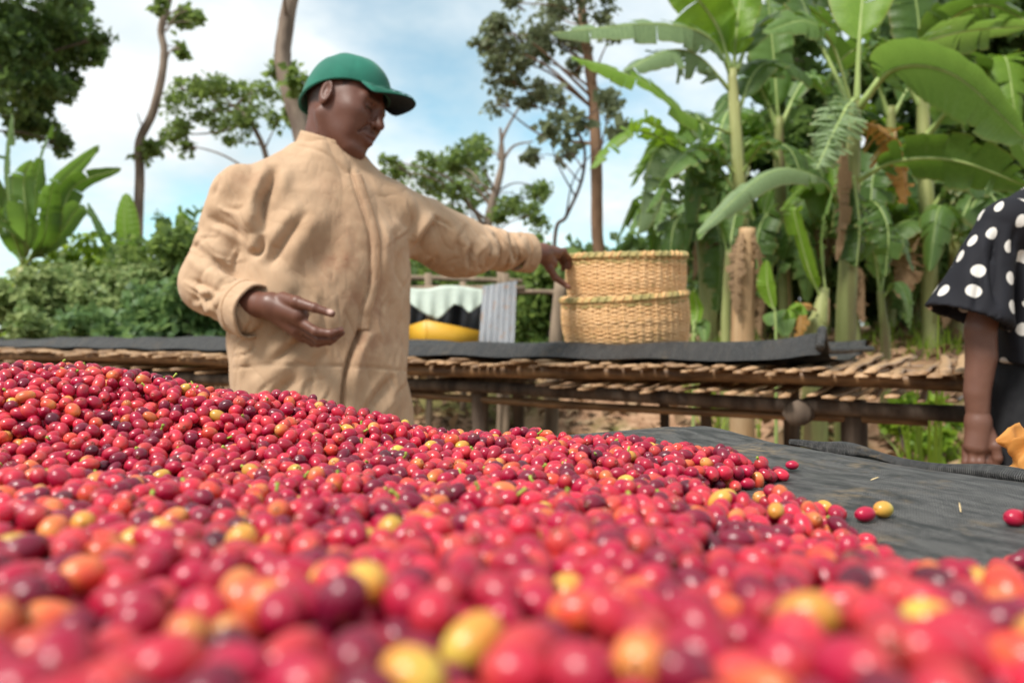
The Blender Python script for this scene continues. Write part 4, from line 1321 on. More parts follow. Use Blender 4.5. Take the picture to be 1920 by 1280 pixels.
    for j, t in enumerate(np.linspace(0, 1, nr)):
        ex = -0.014 + 0.1125 * np.cos(al); ey = 0.089 * np.sin(al)
        prof = np.clip(1 - (np.abs(al) / 0.87) ** 2.4, 0, 1) ** 0.7
        x = ex + 0.080 * t * prof; y = ey * (1 + 0.02 * t)
        z = 0.040 - 0.050 * ((1 - np.cos(al)) / 2) ** 2 - 0.003 * np.cos(2 * al) + 0.002 - (3.4 * y ** 2 * t ** 0.8 + 0.014 * t * t) * np.clip(prof * 2.5, 0, 1)
        z = z + 0.01 * (1 - t) * 0 + 0.002
        G[:, j] = np.stack([x, y, z], 1)
    v, q = grid_mesh(G)
    g2 = v.copy(); nrm = vnormals(v, q)
    if nrm[:, 2].mean() < 0: nrm = -nrm; q = q[:, ::-1]
    brim = link_mesh('brim', make_mesh('brim', tow(v + nrm * 0.0022), q), M_CAP, cap); solidify(brim, 0.002, -1)
    for jr in (4, 7, 10, 12):
        c6 = tow((v + nrm * 0.0048).reshape(na, nr, 3)[3:-3, jr]); mb = MB(); mb.add(*tube(c6, 0.0009, 5)); mb.build('brim_stitching', M_CAP, brim)
    und = link_mesh('brim_underside', make_mesh('brim_underside', tow(v - nrm * 0.0012), q), M_BRIMU, cap); solidify(und, 0.0015, -1)
    # sweat band edge and top button
    e = tow(np.stack([-0.014 + 0.1135 * np.cos(phi), 0.090 * np.sin(phi), 0.040 - 0.050 * ((1 - np.cos(phi)) / 2) ** 2 - 0.003 * np.cos(2 * phi) + 0.004], 1))
    mb = MB(); mb.add(*tube(np.vstack([e, e[:1]]), 0.0028, 6)); mb.build('band_piping', M_CAP, cap)
    v, q = surface_nets(lambda p: s_ell(p, tow([-0.014, 0, 0.133]), (0.009, 0.009, 0.006)), tow([-0.014, 0, 0.133]) - 0.016, tow([-0.014, 0, 0.133]) + 0.016, 0.002)
    link_mesh('button', make_mesh('button', v, q), M_CAP, cap)
man()

# ------------------------------------------------------------------ woman at the right edge
def dot_mat():
    M = Mat('black_blouse_white_dots', 0.8, spec=0.25)
    uv = M.attr('dotuv', 'Vector')
    vo = M.n('ShaderNodeTexVoronoi', voronoi_dimensions='2D', feature='F1'); vo.inputs['Scale'].default_value = 14.6; vo.inputs['Randomness'].default_value = 0.62
    M.l(uv, vo.inputs['Vector'])
    f = M.ramp(vo.outputs['Distance'], [(0.215, (1, 1, 1)), (0.235, (0, 0, 0))])
    M.color(M.mix(f, (0.010, 0.010, 0.014), (0.60, 0.57, 0.53)))
    M.bump(M.noise(400, 2), 0.1, 0.002)
    return M.m
M_DOTS = dot_mat()
M_SKIRT = two_tone('black_cloth', (0.008, 0.008, 0.010), (0.016, 0.016, 0.018), 30, 0.9)
M_HAIR = two_tone('black_hair', (0.008, 0.007, 0.007), (0.02, 0.017, 0.015), 120, 0.75, bump=0.8)

def woman():
    D = 1.9
    k = lambda x, y, d=D: P(x, y, d)
    root = empty('person', (1.36, D, 0), 'person in a black blouse with white polka dots, one arm hanging down', 'person')
    cx, cyy = 1.365, D + 0.05
    skin = np.array((0.150, 0.068, 0.046))
    hd = np.array([cx + 0.02, cyy - 0.01, 1.475])
    Rw = rotm(math.radians(-150), math.radians(22))
    parts = [head_part(hd, Rw, 0.98, (cx, cyy + 0.02, 1.31), 0.048, skin, hair=(0.01, 0.009, 0.009), h=0.0035)]
    sh = k(1884, 418); elb = k(1838, 615); wr = k(1834, 792)
    # hanging hand, back of it to the camera, fingers closed
    palm = [(k(1833, 765), wr, 0.026, 0.0245), (wr, k(1822, 835, D - .005), 0.025, 0.018), (wr, k(1846, 835, D - .005), 0.025, 0.018), (wr, k(1834, 838, D - .012), 0.024, 0.018)]
    ch = []
    for q, (x, d_) in enumerate(((1814, .012), (1826, -.004), (1838, -.008), (1850, .0))):
        ch.append(([k(x, 838, D + d_), k(x - 1, 866, D + d_ - .006), k(x + 3, 884, D + d_ + .012), k(x + 5, 886, D + d_ + .036)], [0.0125, 0.0112, 0.0098, 0.008]))
    ch.append(([k(1852, 810, D - .005), k(1866, 836, D - .02), k(1870, 858, D - .022), k(1866, 874, D - .016)], [0.016, 0.0125, 0.0108, 0.0088]))
    parts.append(hand_part(ch, palm, skin, None, h=0.0024))
    def fb(p):
        d = s_ell(p, (cx, cyy, 1.12), (0.145, 0.10, 0.24))
        d = s_min(d, s_ell(p, (cx, cyy, 0.84), (0.165, 0.12, 0.16)), 0.06)
        d = s_min(d, s_caps(p, sh + [0.03, 0.02, -0.01], (2 * cx - sh[0], cyy + .02, sh[2] - 0.01), 0.030, 0.030), 0.05)
        d = s_min(d, s_caps(p, (cx, cyy, 1.2), (cx, cyy + .02, 1.33), 0.06, 0.046), 0.03)
        d = s_min(d, s_chain(p, [sh + np.array([0.012, 0.01, -0.02]), elb, k(1840, 668), k(1832, 735), k(1834, 788)], [0.034, 0.0350, 0.0345, 0.0295, 0.0250], 0.003), 0.03)
        s2 = np.array([2 * cx - sh[0], cyy + .02, sh[2]])
        d = s_min(d, s_chain(p, [s2, s2 + [0.06, 0, -.28], s2 + [0.0, -.16, -.44]], [0.052, 0.042, 0.03], 0.03), 0.03)
        d = s_min(d, s_ell(p, s2 + [-0.02, -.22, -.47], (0.04, 0.05, 0.02)), 0.02)
        for sg in (-1, 1):
            d = s_min(d, s_chain(p, [(cx + sg * .09, cyy, .78), (cx + sg * .09, cyy - .01, .44), (cx + sg * .09, cyy + .02, .08), (cx + sg * .1, cyy - .1, .03)], [0.08, 0.055, 0.038, 0.028], 0.02), 0.04)
        return d
    V, Q = surface_nets(fb, (cx - 0.36, cyy - 0.42, -0.01), (cx + 0.40, cyy + 0.22, 1.42), 0.0065)
    V = relax(V, Q, 2)
    parts.append((V, Q, skin))
    V, Q, C = join_meshes(parts)
    me = make_mesh('body', V, Q); add_color(me, 'skin', C)
    link_mesh('body', me, M_SKIN, root)
    # hair, gathered at the back
    def fh(p):
        l = (p - hd.astype(np.float32)) @ Rw.astype(np.float32)
        d = s_ell(l, (-0.018, 0, 0.048), (0.106, 0.085, 0.098))
        d = s_min(d, s_ell(l, (-0.115, 0, 0.05), (0.04, 0.04, 0.04)), 0.02)
        return np.maximum(d, -(l[:, 2] - np.where(l[:, 0] > 0.0, 0.005 + 0.6 * np.clip(l[:, 0], 0, 1), -0.02)))
    v, q = surface_nets(fh, hd - 0.22, hd + 0.22, 0.006)
    v = v + 0.004 * np.stack([vnoise(v, 90, 1), vnoise(v, 90, 2), vnoise(v, 90, 3)], 1)
    link_mesh('hair', make_mesh('hair', v, q), M_HAIR, root)
    # blouse
    hem = k(1786, 588); 
    a_top, a_bot = sh + np.array([-0.012, 0, 0.0]), (k(1779, 560) + k(1850, 630)) / 2
    axs = a_bot - a_top; La = np.linalg.norm(axs); axs = axs / La
    tz = np.array([0.80, 0.90, 1.0, 1.12, 1.22, 1.285, 1.33, 1.36]); ta = np.array([0.185, 0.175, 0.172, 0.18, 0.183, 0.15, 0.10, 0.06]); tb = np.array([0.14, 0.135, 0.13, 0.135, 0.13, 0.11, 0.08, 0.055])
    def fbl(p):
        z = p[:, 2]
        a = np.interp(z, tz, ta); b = np.interp(z, tz, tb)
        d = (((np.abs(p[:, 0] - cx) / a) ** 2.3 + (np.abs(p[:, 1] - cyy) / b) ** 2.3) ** (1 / 2.3) - 1) * b * 0.9
        s2 = np.array([2 * cx - sh[0], cyy + .02, sh[2]])
        d = s_min(d, s_caps(p, (cx, cyy + .01, sh[2] + 0.012), sh + [0.01, 0, 0.002], 0.062, 0.060), 0.04)
        d = s_min(d, s_caps(p, (cx, cyy + .01, sh[2] + 0.012), s2, 0.062, 0.060), 0.04)
        for base, ax_ in ((a_top, axs), (s2, np.array([0.25, -0.1, -0.95]))):
            ax_ = ax_ / np.linalg.norm(ax_)
            r_ = p - base; t = r_ @ ax_
            rad = np.linalg.norm(r_ - t[:, None] * ax_, axis=1)
            R_ = 0.050 + 0.034 * np.clip(t / La, 0, 1.2) + 0.014 * np.clip(t / La, 0, 1.2) ** 3
            cone = np.maximum(np.maximum(rad - R_, t - La), -t)
            cone = np.minimum(cone, np.linalg.norm(r_, axis=1) - 0.052)
            cone = np.maximum(cone, -np.maximum(rad - R_ + 0.010, -(t - La * 0.45)))
            d = s_min(d, cone, 0.012)
        return np.maximum(d, 0.865 - z - 0.06 * np.clip((p[:, 0] - cx) * 3, -.6, .6))
    V, Q = surface_nets(fbl, (cx - 0.42, cyy - 0.25, 0.78), (cx + 0.42, cyy + 0.25, 1.42), 0.0052)
    V = relax(V, Q, 1, 0.4)
    N = vnormals(V, Q)
    V = V + N * (0.012 * vnoise(V * [1, 1, .4], 13, 3) + 0.005 * vnoise(V * [1, 1, .5], 30, 5))[:, None]
    V = strokes(V, N, [([(1868, 430), (1862, 500), (1872, 580)], 9, -0.016), ([(1835, 430), (1815, 500), (1800, 570)], 12, 0.008), ([(1845, 470), (1835, 540), (1826, 590)], 8, -0.007), ([(1890, 500), (1885, 580), (1900, 660)], 10, 0.008), ([(1905, 420), (1900, 480)], 8, -0.006)])
    me = make_mesh('blouse', V, Q)
    # cloth coordinates: about the body for the trunk, about the arm for the sleeve
    r_ = V - a_top; t = r_ @ axs
    rv = r_ - t[:, None] * axs
    e1 = np.cross(axs, [0, 1, 0]); e1 /= np.linalg.norm(e1); e2 = np.cross(axs, e1)
    arm = (np.linalg.norm(rv, axis=1) < 0.105) & (V[:, 0] < sh[0] + 0.055) & (t > -0.06)
    ua = np.arctan2(rv @ e1, rv @ e2) * 0.082
    ut = np.arctan2(V[:, 0] - cx, -(V[:, 1] - cyy)) * 0.165
    UA = np.stack([ua + 0.137, -t + 0.35, np.zeros(len(V))], 1); UT = np.stack([ut, V[:, 2], np.zeros(len(V))], 1)
    fa = arm[Q].sum(1) >= 3
    UC = np.where(fa[:, None, None], UA[Q], UT[Q])          # one cloth panel per face: sleeve or trunk
    at = me.attributes.new('dotuv', 'FLOAT_VECTOR', 'CORNER')
    if len(me.loops) == UC.shape[0] * 4: at.data.foreach_set('vector', UC.astype(np.float32).ravel())
    link_mesh('blouse', me, M_DOTS, root)
    # skirt
    n, m = 72, 30
    A = np.linspace(0, 2 * np.pi, n, endpoint=False); z = np.linspace(0.93, 0.22, m)
    G = np.zeros((n, m, 3))
    for j, zz in enumerate(z):
        f = (0.93 - zz) / 0.71
        a = 0.150 + 0.055 * min(1, f * 2.2) + 0.03 * f; b = 0.115 + 0.04 * min(1, f * 2.2) + 0.03 * f
        wv = 1 + 0.035 * f * np.sin(A * 7 + 1) + 0.02 * f * np.sin(A * 13)
        G[:, j] = np.stack([cx + a * wv * np.cos(A), cyy + b * wv * np.sin(A), np.full(n, zz)], 1)
    v, q = grid_mesh(G, True)
    o = link_mesh('skirt', make_mesh('skirt', v, q), M_SKIRT, root); solidify(o, 0.004)
woman()
# ================================================================== baskets
def wicker_mat(name):
    M = Mat(name, 0.6, spec=0.35)
    t = M.attr('tone', 'Fac')
    f = M.noise(60, 4)
    c = M.ramp(M.math('ADD', M.math('MULTIPLY', t, 0.8), M.math('MULTIPLY', f, 0.25)), [(0.05, (0.17, 0.15, 0.06)), (0.28, (0.38, 0.31, 0.12)), (0.52, (0.68, 0.40, 0.18)), (0.95, (0.86, 0.58, 0.32))])
    M.color(c)
    M.bump(f, 0.2, 0.002)
    return M.m
M_WICKER = wicker_mat('split_cane')

def basket(center_bottom, r_bot, r_top, h, rows, stakes, tilt, label, seed):
    """Round basket woven over upright stakes: rings of cane passing in and out of the stakes, a bound rim and a base."""
    root = empty('basket', center_bottom, label, 'basket', 'woven cane baskets')
    g = np.random.default_rng(seed)
    rx, ry = tilt
    Rt = np.array(Euler((rx, ry, 0.4 * seed)).to_matrix())
    def w(Vl):
        return np.asarray(Vl) @ Rt.T + np.asarray(center_bottom)
    def rad(z):
        t = z / h
        return r_bot + (r_top - r_bot) * np.clip(t, 0, 1) ** 0.75 + 0.012 * np.sin(np.pi * np.clip(t, 0, 1))
    n = stakes * 4
    A = np.linspace(0, 2 * np.pi, n, endpoint=False)
    mb = MB()
    for k in range(rows):
        z = (k + 0.5) / rows * h * 0.965
        R = rad(z) * (1 + 0.004 * g.standard_normal())
        wob = 0.0036 * np.cos(A * stakes / 2 + (np.pi if k % 2 else 0))
        zz = z + 0.0012 * np.sin(A * 3 + k) + 0.0008 * g.standard_normal()
        c = np.stack([(R + wob) * np.cos(A), (R + wob) * np.sin(A), zz * np.ones(n)], 1)
        s = h / rows * 0.56
        V, Q, T = tube(np.vstack([c, c[:1]]), s, 5, caps=False, ell=(1.0, 0.55))
        t = k / rows
        tone = 0.62 + 0.16 * g.random() + 0.1 * np.sin(A * 2 + k * .3)
        if t < 0.10 or t > 0.90: tone = tone * 0 + 0.16 + 0.2 * g.random() + 0.15 * (np.sin(A * 9 + k) > 0.3)
        tone = np.where(g.random(n) < 0.06, 0.3, tone)
        mb.add(w(V), Q, None, np.repeat(np.append(tone, tone[0]), 5))
    mb.build('woven_wall', M_WICKER, root, attr='tone')
    mb = MB()
    for i in range(stakes):
        a = 2 * np.pi * i / stakes
        zs = np.linspace(0, h * 0.99, 8)
        sg = 0.0012 * (1 if i % 2 else -1)
        c = np.stack([(rad(zs) + sg) * np.cos(a), (rad(zs) + sg) * np.sin(a), zs], 1)
        V, Q, T = tube(c, 0.0042, 5)
        mb.add(w(V), Q, T, 0.48 + 0.2 * g.random())
    mb.build('stakes', M_WICKER, root, attr='tone')
    # rim: two hoops bound with strips
    mb = MB()
    for dr, dz, rr in ((0.005, 0, 0.006), (-0.006, 0.0, 0.006), (0.0, 0.008, 0.0055)):
        c = np.stack([(rad(h) + dr) * np.cos(A), (rad(h) + dr) * np.sin(A), np.full(n, h + dz)], 1)
        V, Q, T = tube(np.vstack([c, c[:1]]), rr, 7, caps=False); mb.add(w(V), Q, None, 0.24 + 0.12 * np.sin(np.linspace(0, 60, len(V))))
    hoop = 2 * np.pi * np.linspace(0, 1, stakes * 16)
    c = np.stack([(rad(h) + 0.0095 * np.cos(hoop * stakes)) * np.cos(hoop), (rad(h) + 0.0095 * np.cos(hoop * stakes)) * np.sin(hoop), h + 0.003 + 0.0095 * np.sin(hoop * stakes)], 1)
    V, Q, T = tube(c, 0.0042, 5, caps=False); mb.add(w(V), Q, None, np.repeat(0.30 + 0.18 * np.sign(np.sin(hoop * 11)), 5))
    mb.build('rim', M_WICKER, root, attr='tone')
    G = np.zeros((48, 6, 3)); a = np.linspace(0, 2 * np.pi, 48, endpoint=False)
    for j, q in enumerate(np.linspace(0.02, 1.0, 6)):
        G[:, j] = np.stack([r_bot * q * np.cos(a), r_bot * q * np.sin(a), np.full(48, 0.006)], 1)
    v, q = grid_mesh(G, True)
    me = make_mesh('base', w(v), q); add_float(me, 'tone', np.full(len(v), 0.5))
    o = link_mesh('base', me, M_WICKER, root); solidify(o, 0.006)
    return root
BK = P(1176, 640, 2.82); BK[2] = BZ + 0.012
basket(BK + np.array([0.0, 0, 0.012]), 0.192, 0.217, 0.200, 31, 50, (math.radians(2.0), math.radians(-5)), 'lower of the two nested cane baskets, standing on the dark net', 1)
basket(BK + np.array([-0.004, 0.0, 0.150]), 0.176, 0.204, 0.202, 31, 48, (math.radians(1.5), math.radians(-3.0)), 'upper of the two nested cane baskets, its rim held by the man', 2)

# ================================================================== shelter, tray and sheets behind the man
M_POLE = two_tone('grey_wood', (0.13, 0.095, 0.065), (0.27, 0.2, 0.14), 14, 0.85, (1, 1, .2), 0.4)
M_TARP = Mat('pale_tarp', 0.55, (0.62, 0.70, 0.62)); M_TARP.translucent(0.25, (0.6, 0.7, 0.6)); M_TARP.bump(M_TARP.noise(30, 4), 0.3, 0.01); M_TARP = M_TARP.m
M_INSHADE = two_tone('shelter_shade_black', (0.012, 0.013, 0.016), (0.03, 0.032, 0.038), 8, 0.5)  # near black: the shade inside the shelter, put into the colour
M_YEL = two_tone('yellow_plastic', (0.56, 0.29, 0.02), (0.66, 0.37, 0.035), 7, 0.45, spec=0.4)
def corr_mat():
    M = Mat('weathered_zinc', 0.5, spec=0.5)
    M.b.inputs['Metallic'].default_value = 0.35
    f = M.noise(5, 6, 0.6, stretch=(1, 1, 0.3)); f2 = M.noise(24, 4)
    M.color(M.mix(M.ramp(f2, [(0.55, (0, 0, 0)), (0.72, (1, 1, 1))]), M.ramp(f, [(0.35, (0.15, 0.155, 0.165)), (0.65, (0.29, 0.30, 0.32))]), (0.30, 0.18, 0.11)))
    return M.m
M_ZINC = corr_mat()
def shelter():
    D = 5.0
    k = lambda x, y, d=D: P(x, y, d)
    root = empty('shelter', [k(850, 600)[0], D, float(terrain(-0.3, D))], 'low pole shelter behind the man, a black sheet standing for its shaded inside', 'shelter')
    def pole(a, b, r, name='post'):
        mb = MB(); mb.add(*tube([a, (np.array(a) + b) / 2 + [0.01, 0, 0.008], b], [r, r * .92, r], 9, 10, wob=0.03, seed=int(abs(a[0]) * 99))); return mb.build(name, M_POLE, root)
    for x, top, d in ((690, 520, D), (803, 512, D + .05), (868, 528, D + .6), (938, 505, D + .5), (948, 512, D + 0.05)):
        b = k(x, 700, d); gz = float(terrain(b[0], d))
        pole(np.array([b[0], d, gz - 0.05]), k(x, top, d), 0.024)
    pole(k(640, 545, D), k(985, 541, D), 0.02, 'beam'); pole(k(700, 520, D + .6), k(980, 528, D + .6), 0.02, 'beam')
    pole(k(945, 549, D + .1), k(1056, 549, D + .1), 0.017, 'beam')
    zt = k(0, 656, D - .1)[2]
    # black sheet added to stand for the shade inside the shelter, in folds
    n, m = 50, 14
    X = np.linspace(k(680, 0)[0], k(926, 0)[0], n); Z = np.linspace(k(0, 548)[2], zt - 0.02, m)
    G = np.zeros((n, m, 3))
    for j in range(m):
        G[:, j] = np.stack([X, D + 0.42 + 0.03 * np.sin(X * 31) + 0.02 * np.sin(X * 67 + j * .2), np.full(n, Z[j])], 1)
    v, q = grid_mesh(G); o = link_mesh('inner_shade_sheet', make_mesh('inner_shade_sheet', v, q), M_INSHADE, root); solidify(o, 0.003)
    # plank shelf carrying the tray
    zt = k(0, 656, D - .1)[2]
    for i in range(4):
        mb = MB(); mb.add(*box_v(((k(720, 0)[0] + k(940, 0)[0]) / 2, D - 0.12 + i * 0.125, zt - 0.012), (0.80, 0.115, 0.022))); mb.build('plank', M_POLE, root, smooth=False)
    for x in (730, 935):
        for dd in (-0.14, 0.25):
            p = k(x, 700); gz = float(terrain(p[0], D + dd))
            pole(np.array([p[0], D + dd, gz - .05]), np.array([p[0], D + dd, zt - 0.024]), 0.02, 'leg')
    # pale tarp thrown over the front beam, two hanging points
    n, m = 60, 18
    U = np.linspace(0, 1, n); x0, x1 = 735, 917
    px = x0 + (x1 - x0) * U
    tip = np.interp(px, [735, 770, 790, 820, 853, 868, 880, 900, 917], [566, 572, 588, 602, 572, 576, 588, 575, 548])
    topy = 541 + 3 * np.sin(px * 0.05)
    G = np.zeros((n, m, 3))
    for j, t in enumerate(np.linspace(0, 1, m)):
        if t < 0.35:      # part lying over the beam to the back
            s = t / 0.35
            y = topy + 6 - 8 * s; d = D + 0.28 - 0.30 * s
        else:
            s = (t - 0.35) / 0.65
            y = topy - 2 + (tip - topy) * s; d = D - 0.025 + 0.012 * np.sin(px * 0.24) * s - 0.02 * s
        G[:, j] = np.stack([(px - 960) / F * d, np.full(n, 1.0) * d, CZ + (HY - y) / F * d], 1)
    v, q = grid_mesh(G)
    v = v + 0.012 * np.stack([vnoise(v, 9, 1), vnoise(v, 9, 2), vnoise(v, 14, 3)], 1)
    o = link_mesh('tarp', make_mesh('tarp', v, q), M_TARP); solidify(o, 0.002)
    tag(o, 'pale translucent tarp hung over a pole, drooping in two points', 'tarp')
    # yellow tray: four leaning sides and a bottom
    c = np.array([(k(838, 0, D - .0)[0]), D + 0.02, zt + 0.004]); w1, d1, h1, fl = 0.20, 0.12, 0.175, 0.012
    tr = empty('plastic_tray', c, 'yellow plastic tray standing under the pale tarp', 'tray')
    th = 0.006
    def side(a, b, a2, b2, nm):
        a, b, a2, b2 = (np.array(x) for x in (a, b, a2, b2))
        nrm = np.cross(b - a, a2 - a); nrm = nrm / np.linalg.norm(nrm) * th
        V = np.array([a, b, b2, a2, a + nrm, b + nrm, b2 + nrm, a2 + nrm]) + c
        Q = [[0, 1, 2, 3], [4, 7, 6, 5], [0, 4, 5, 1], [1, 5, 6, 2], [2, 6, 7, 3], [3, 7, 4, 0]]
        mb = MB(); mb.add(V, np.array(Q)); mb.build(nm, M_YEL, tr, smooth=False)
    B = [(-w1, -d1, 0), (w1, -d1, 0), (w1, d1, 0), (-w1, d1, 0)]; T_ = [(-w1 - fl, -d1 - fl, h1), (w1 + fl, -d1 - fl, h1 * 0.58), (w1 + fl, d1 + fl, h1 * .62), (-w1 - fl, d1 + fl, h1 * 0.80)]
    th_ = math.radians(33); rz_ = lambda q: (q[0] * math.cos(th_) - q[1] * math.sin(th_), q[0] * math.sin(th_) + q[1] * math.cos(th_), q[2])
    B = [rz_(q) for q in B]; T_ = [rz_(q) for q in T_]
    for i in range(4): side(B[i], B[(i + 1) % 4], T_[i], T_[(i + 1) % 4], 'side_wall')
    mb = MB(); mb.add(*box_v(c + [0, 0, 0.003], (w1 * 2, d1 * 2, 0.006), np.array(Matrix.Rotation(math.radians(33), 3, 'Z')))); mb.build('base', M_YEL, tr, smooth=False)
    rp = np.array(T_ + T_[:1]) + c
    mb = MB()
    for i in range(4): mb.add(*tube(rp[i:i + 2], 0.0045, 6))
    mb.build('rim', M_YEL, tr)
    # corrugated sheet leaning on the shelter
    n, m = 70, 12
    G = np.zeros((n, m, 3)); U = np.linspace(-0.115, 0.115, n)
    cx = k(934, 0, D - .14)[0]
    z0 = zt - 0.05; z1 = k(0, 531, D - .1)[2]
    for j, t in enumerate(np.linspace(0, 1, m)):
        G[:, j] = np.stack([cx + U * 0.93 + 0.02 * (t - .5), D - 0.34 + 0.24 * t + 0.011 * np.sin(U / 0.23 * 2 * np.pi * 6) + U * -0.35, np.full(n, z0 + (z1 - z0) * t) + U * 0.12], 1)
    v, q = grid_mesh(G); o = link_mesh('corrugated_sheet', make_mesh('corrugated_sheet', v, q), M_ZINC); solidify(o, 0.0015)
    tag(o, 'grey corrugated metal sheet leaning beside the yellow tray', 'metal sheet')
    # leaning post right behind the bed, by the baskets
    b = P(1026, 900, 4.2); gz = float(terrain(b[0], 4.2))
    mb = MB(); mb.add(*tube([[P(1026, 0, 4.2)[0], 4.2, gz - .05], P(1040, 670, 4.2), P(1052, 524, 4.2)], [0.042, 0.038, 0.034], 10, 12, wob=0.03, seed=5)); o = mb.build('leaning_post', M_POLE)
    tag(o, 'leaning wooden post behind the baskets', 'post')
shelter()

# ================================================================== small things near the woman and on the net
def small_things():
    M = Mat('orange_paper', 0.6, spec=0.3)
    f = M.noise(18, 5); M.color(M.ramp(f, [(0.3, (0.50, 0.20, 0.04)), (0.7, (0.72, 0.36, 0.10))])); M.translucent(0.25, (0.8, 0.4, 0.1))
    # crumpled bag standing on a plank beyond the hem
    D = 1.02
    c = P(1950, 905, D)
    n, m = 40, 16
    A = np.linspace(0, 2 * np.pi, n, endpoint=False); G = np.zeros((n, m, 3)); g = np.random.default_rng(2)
    for j, t in enumerate(np.linspace(0, 1, m)):
        r = 0.033 * (1 - 0.25 * t) + 0.004 * np.sin(A * 5 + t * 7) + 0.003 * np.sin(A * 9 - t * 11)
        open_ = 0.020 * max(0, t - 0.6) / 0.4
        G[:, j] = np.stack([c[0] + (r + open_ * (np.cos(A * 2 + 1) > 0)) * np.cos(A), c[1] + (r + open_) * np.sin(A) * 0.8, c[2] + 0.062 * t + 0.010 * t * np.sin(A * 3 + 2.2)], 1)
    v, q = grid_mesh(G, True); v = v + 0.006 * np.stack([vnoise(v, 55, 1), vnoise(v, 55, 2), vnoise(v, 55, 3)], 1)
    o = link_mesh('paper_bag', make_mesh('paper_bag', v, q), M.m); solidify(o, 0.001)
    tag(o, 'crumpled orange bag cut off by the right edge of the picture', 'bag')
    mb = MB(); V, Q = box_v((c[0] + 0.06, c[1] + 0.03, c[2] - 0.012), (0.26, 0.14, 0.02)); mb.add(V, Q)
    o = mb.build('plank', M_POLE, smooth=False); tag(o, 'short pale plank under the orange bag', 'plank')
    mb = MB()
    for s in (-1, 1):
        b = np.array([c[0] + 0.06 + s * 0.09, c[1] + 0.03, 0])
        mb2 = MB(); mb2.add(*tube([b, b + [0, 0, c[2] - 0.022]], 0.02, 8)); mb2.build('support', M_POLE, o)
    # straws on the net
    MS = two_tone('dry_straw', (0.55, 0.38, 0.18), (0.72, 0.55, 0.30), 80, 0.7)
    labs = ['long dry straw lying on the net right of the heap', 'short dry straw on the net near the rolled hem', 'thin dry straw on the net beyond the spilled cherries', 'bent dry straw on the far part of the net']
    for (px, py, L, a), lab in zip(((1800, 958, 0.022, 1.1), (1640, 905, 0.008, 0.3)), labs):
        y = (CZ - TZ) * F / (py - HY); x = (px - 960) / F * y
        p = np.array([x, y, float(fabric_z(x, y)) + 0.0014]); d = np.array([math.cos(a), math.sin(a), 0]) * L / 2
        mb = MB(); mb.add(*tube([p - d, p + [0, 0, 0.001], p + d + [0, 0, 0.002]], [0.0004, 0.0006, 0.0003], 6, 6)); o = mb.build('straw', MS)
        tag(o, lab, 'straw', 'dry straws on the net')
small_things()
# ================================================================== plants
G0 = (0.018, 0.040, 0.010)
L_DARK = leaf_mat('leaf_dark', (0.030, 0.058, 0.017), (0.066, 0.118, 0.032), (0.13, 0.20, 0.052), 0.42)
L_MID = leaf_mat('leaf_mid', (0.038, 0.072, 0.020), (0.095, 0.155, 0.038), (0.19, 0.26, 0.065), 0.42)
L_PALE = leaf_mat('leaf_pale', (0.055, 0.10, 0.028), (0.135, 0.205, 0.060), (0.32, 0.38, 0.16), 0.38)
L_LIME = leaf_mat('leaf_lime', (0.06, 0.12, 0.012), (0.14, 0.24, 0.02), (0.28, 0.38, 0.04), 0.4)
L_DUSK = leaf_mat('leaf_dusky', (0.05, 0.062, 0.034), (0.11, 0.13, 0.07), (0.18, 0.21, 0.11), 0.38)
L_BLUE = leaf_mat('leaf_bluish', (0.036, 0.078, 0.026), (0.090, 0.165, 0.055), (0.18, 0.27, 0.09), 0.35)
BARK_G = two_tone('grey_bark', (0.14, 0.105, 0.085), (0.27, 0.21, 0.165), 9, 0.9, (1, 1, .3), 0.5)
BARK_B = two_tone('brown_bark', (0.15, 0.085, 0.05), (0.30, 0.18, 0.11), 9, 0.9, (1, 1, .25), 0.5)
BARK_D = two_tone('dark_bark', (0.05, 0.036, 0.03), (0.12, 0.09, 0.075), 9, 0.9, (1, 1, .3), 0.5)

def leaf_cloud(P0, size, g, tint, up=0.35, asp=0.42):
    """Folded pointed leaves at points P0 -> V, T, tint."""
    n = len(P0)
    d = g.normal(size=(n, 3)); d[:, 2] -= 0.25; d /= np.linalg.norm(d, axis=1)[:, None]
    nn = g.normal(size=(n, 3)); nn[:, 2] += up * 3; nn -= d * (nn * d).sum(1)[:, None]; nn /= np.linalg.norm(nn, axis=1)[:, None]
    s = np.cross(d, nn)
    L = size * g.uniform(0.6, 1.35, n); W = L * asp
    a = P0; b = P0 + d * (L * 0.45)[:, None] + s * W[:, None] + nn * (W * 0.35)[:, None]
    c = P0 + d * (L * 0.45)[:, None] - s * W[:, None] + nn * (W * 0.35)[:, None]
    e = P0 + d * L[:, None] - nn * (L * 0.12)[:, None]
    V = np.stack([a, b, e, c], 1).reshape(-1, 3)
    k = np.arange(n)[:, None] * 4
    T = np.concatenate([k + [0, 1, 2], k + [0, 2, 3]])
    return V, T, np.repeat(np.clip(tint, 0, 1), 4)

def clump_points(c, r, n, g, sub=7, flat=0.8):
    """Uneven leaf positions: sub-clumps inside a lumpy ball."""
    q = g.normal(size=(sub, 3)); q /= np.linalg.norm(q, axis=1)[:, None]
    q *= (g.random(sub) ** 0.45)[:, None] * r * 0.85; q[:, 2] *= flat
    w = g.dirichlet(np.full(sub, 2.0))
    idx = g.choice(sub, n, p=w)
    rr = r * g.uniform(0.34, 0.78, sub)
    off = g.normal(size=(n, 3)); off /= np.linalg.norm(off, axis=1)[:, None]
    off *= (g.random(n) ** 0.4)[:, None] * rr[idx][:, None]; off[:, 2] *= 0.75
    return c + q[idx] + off, c + q

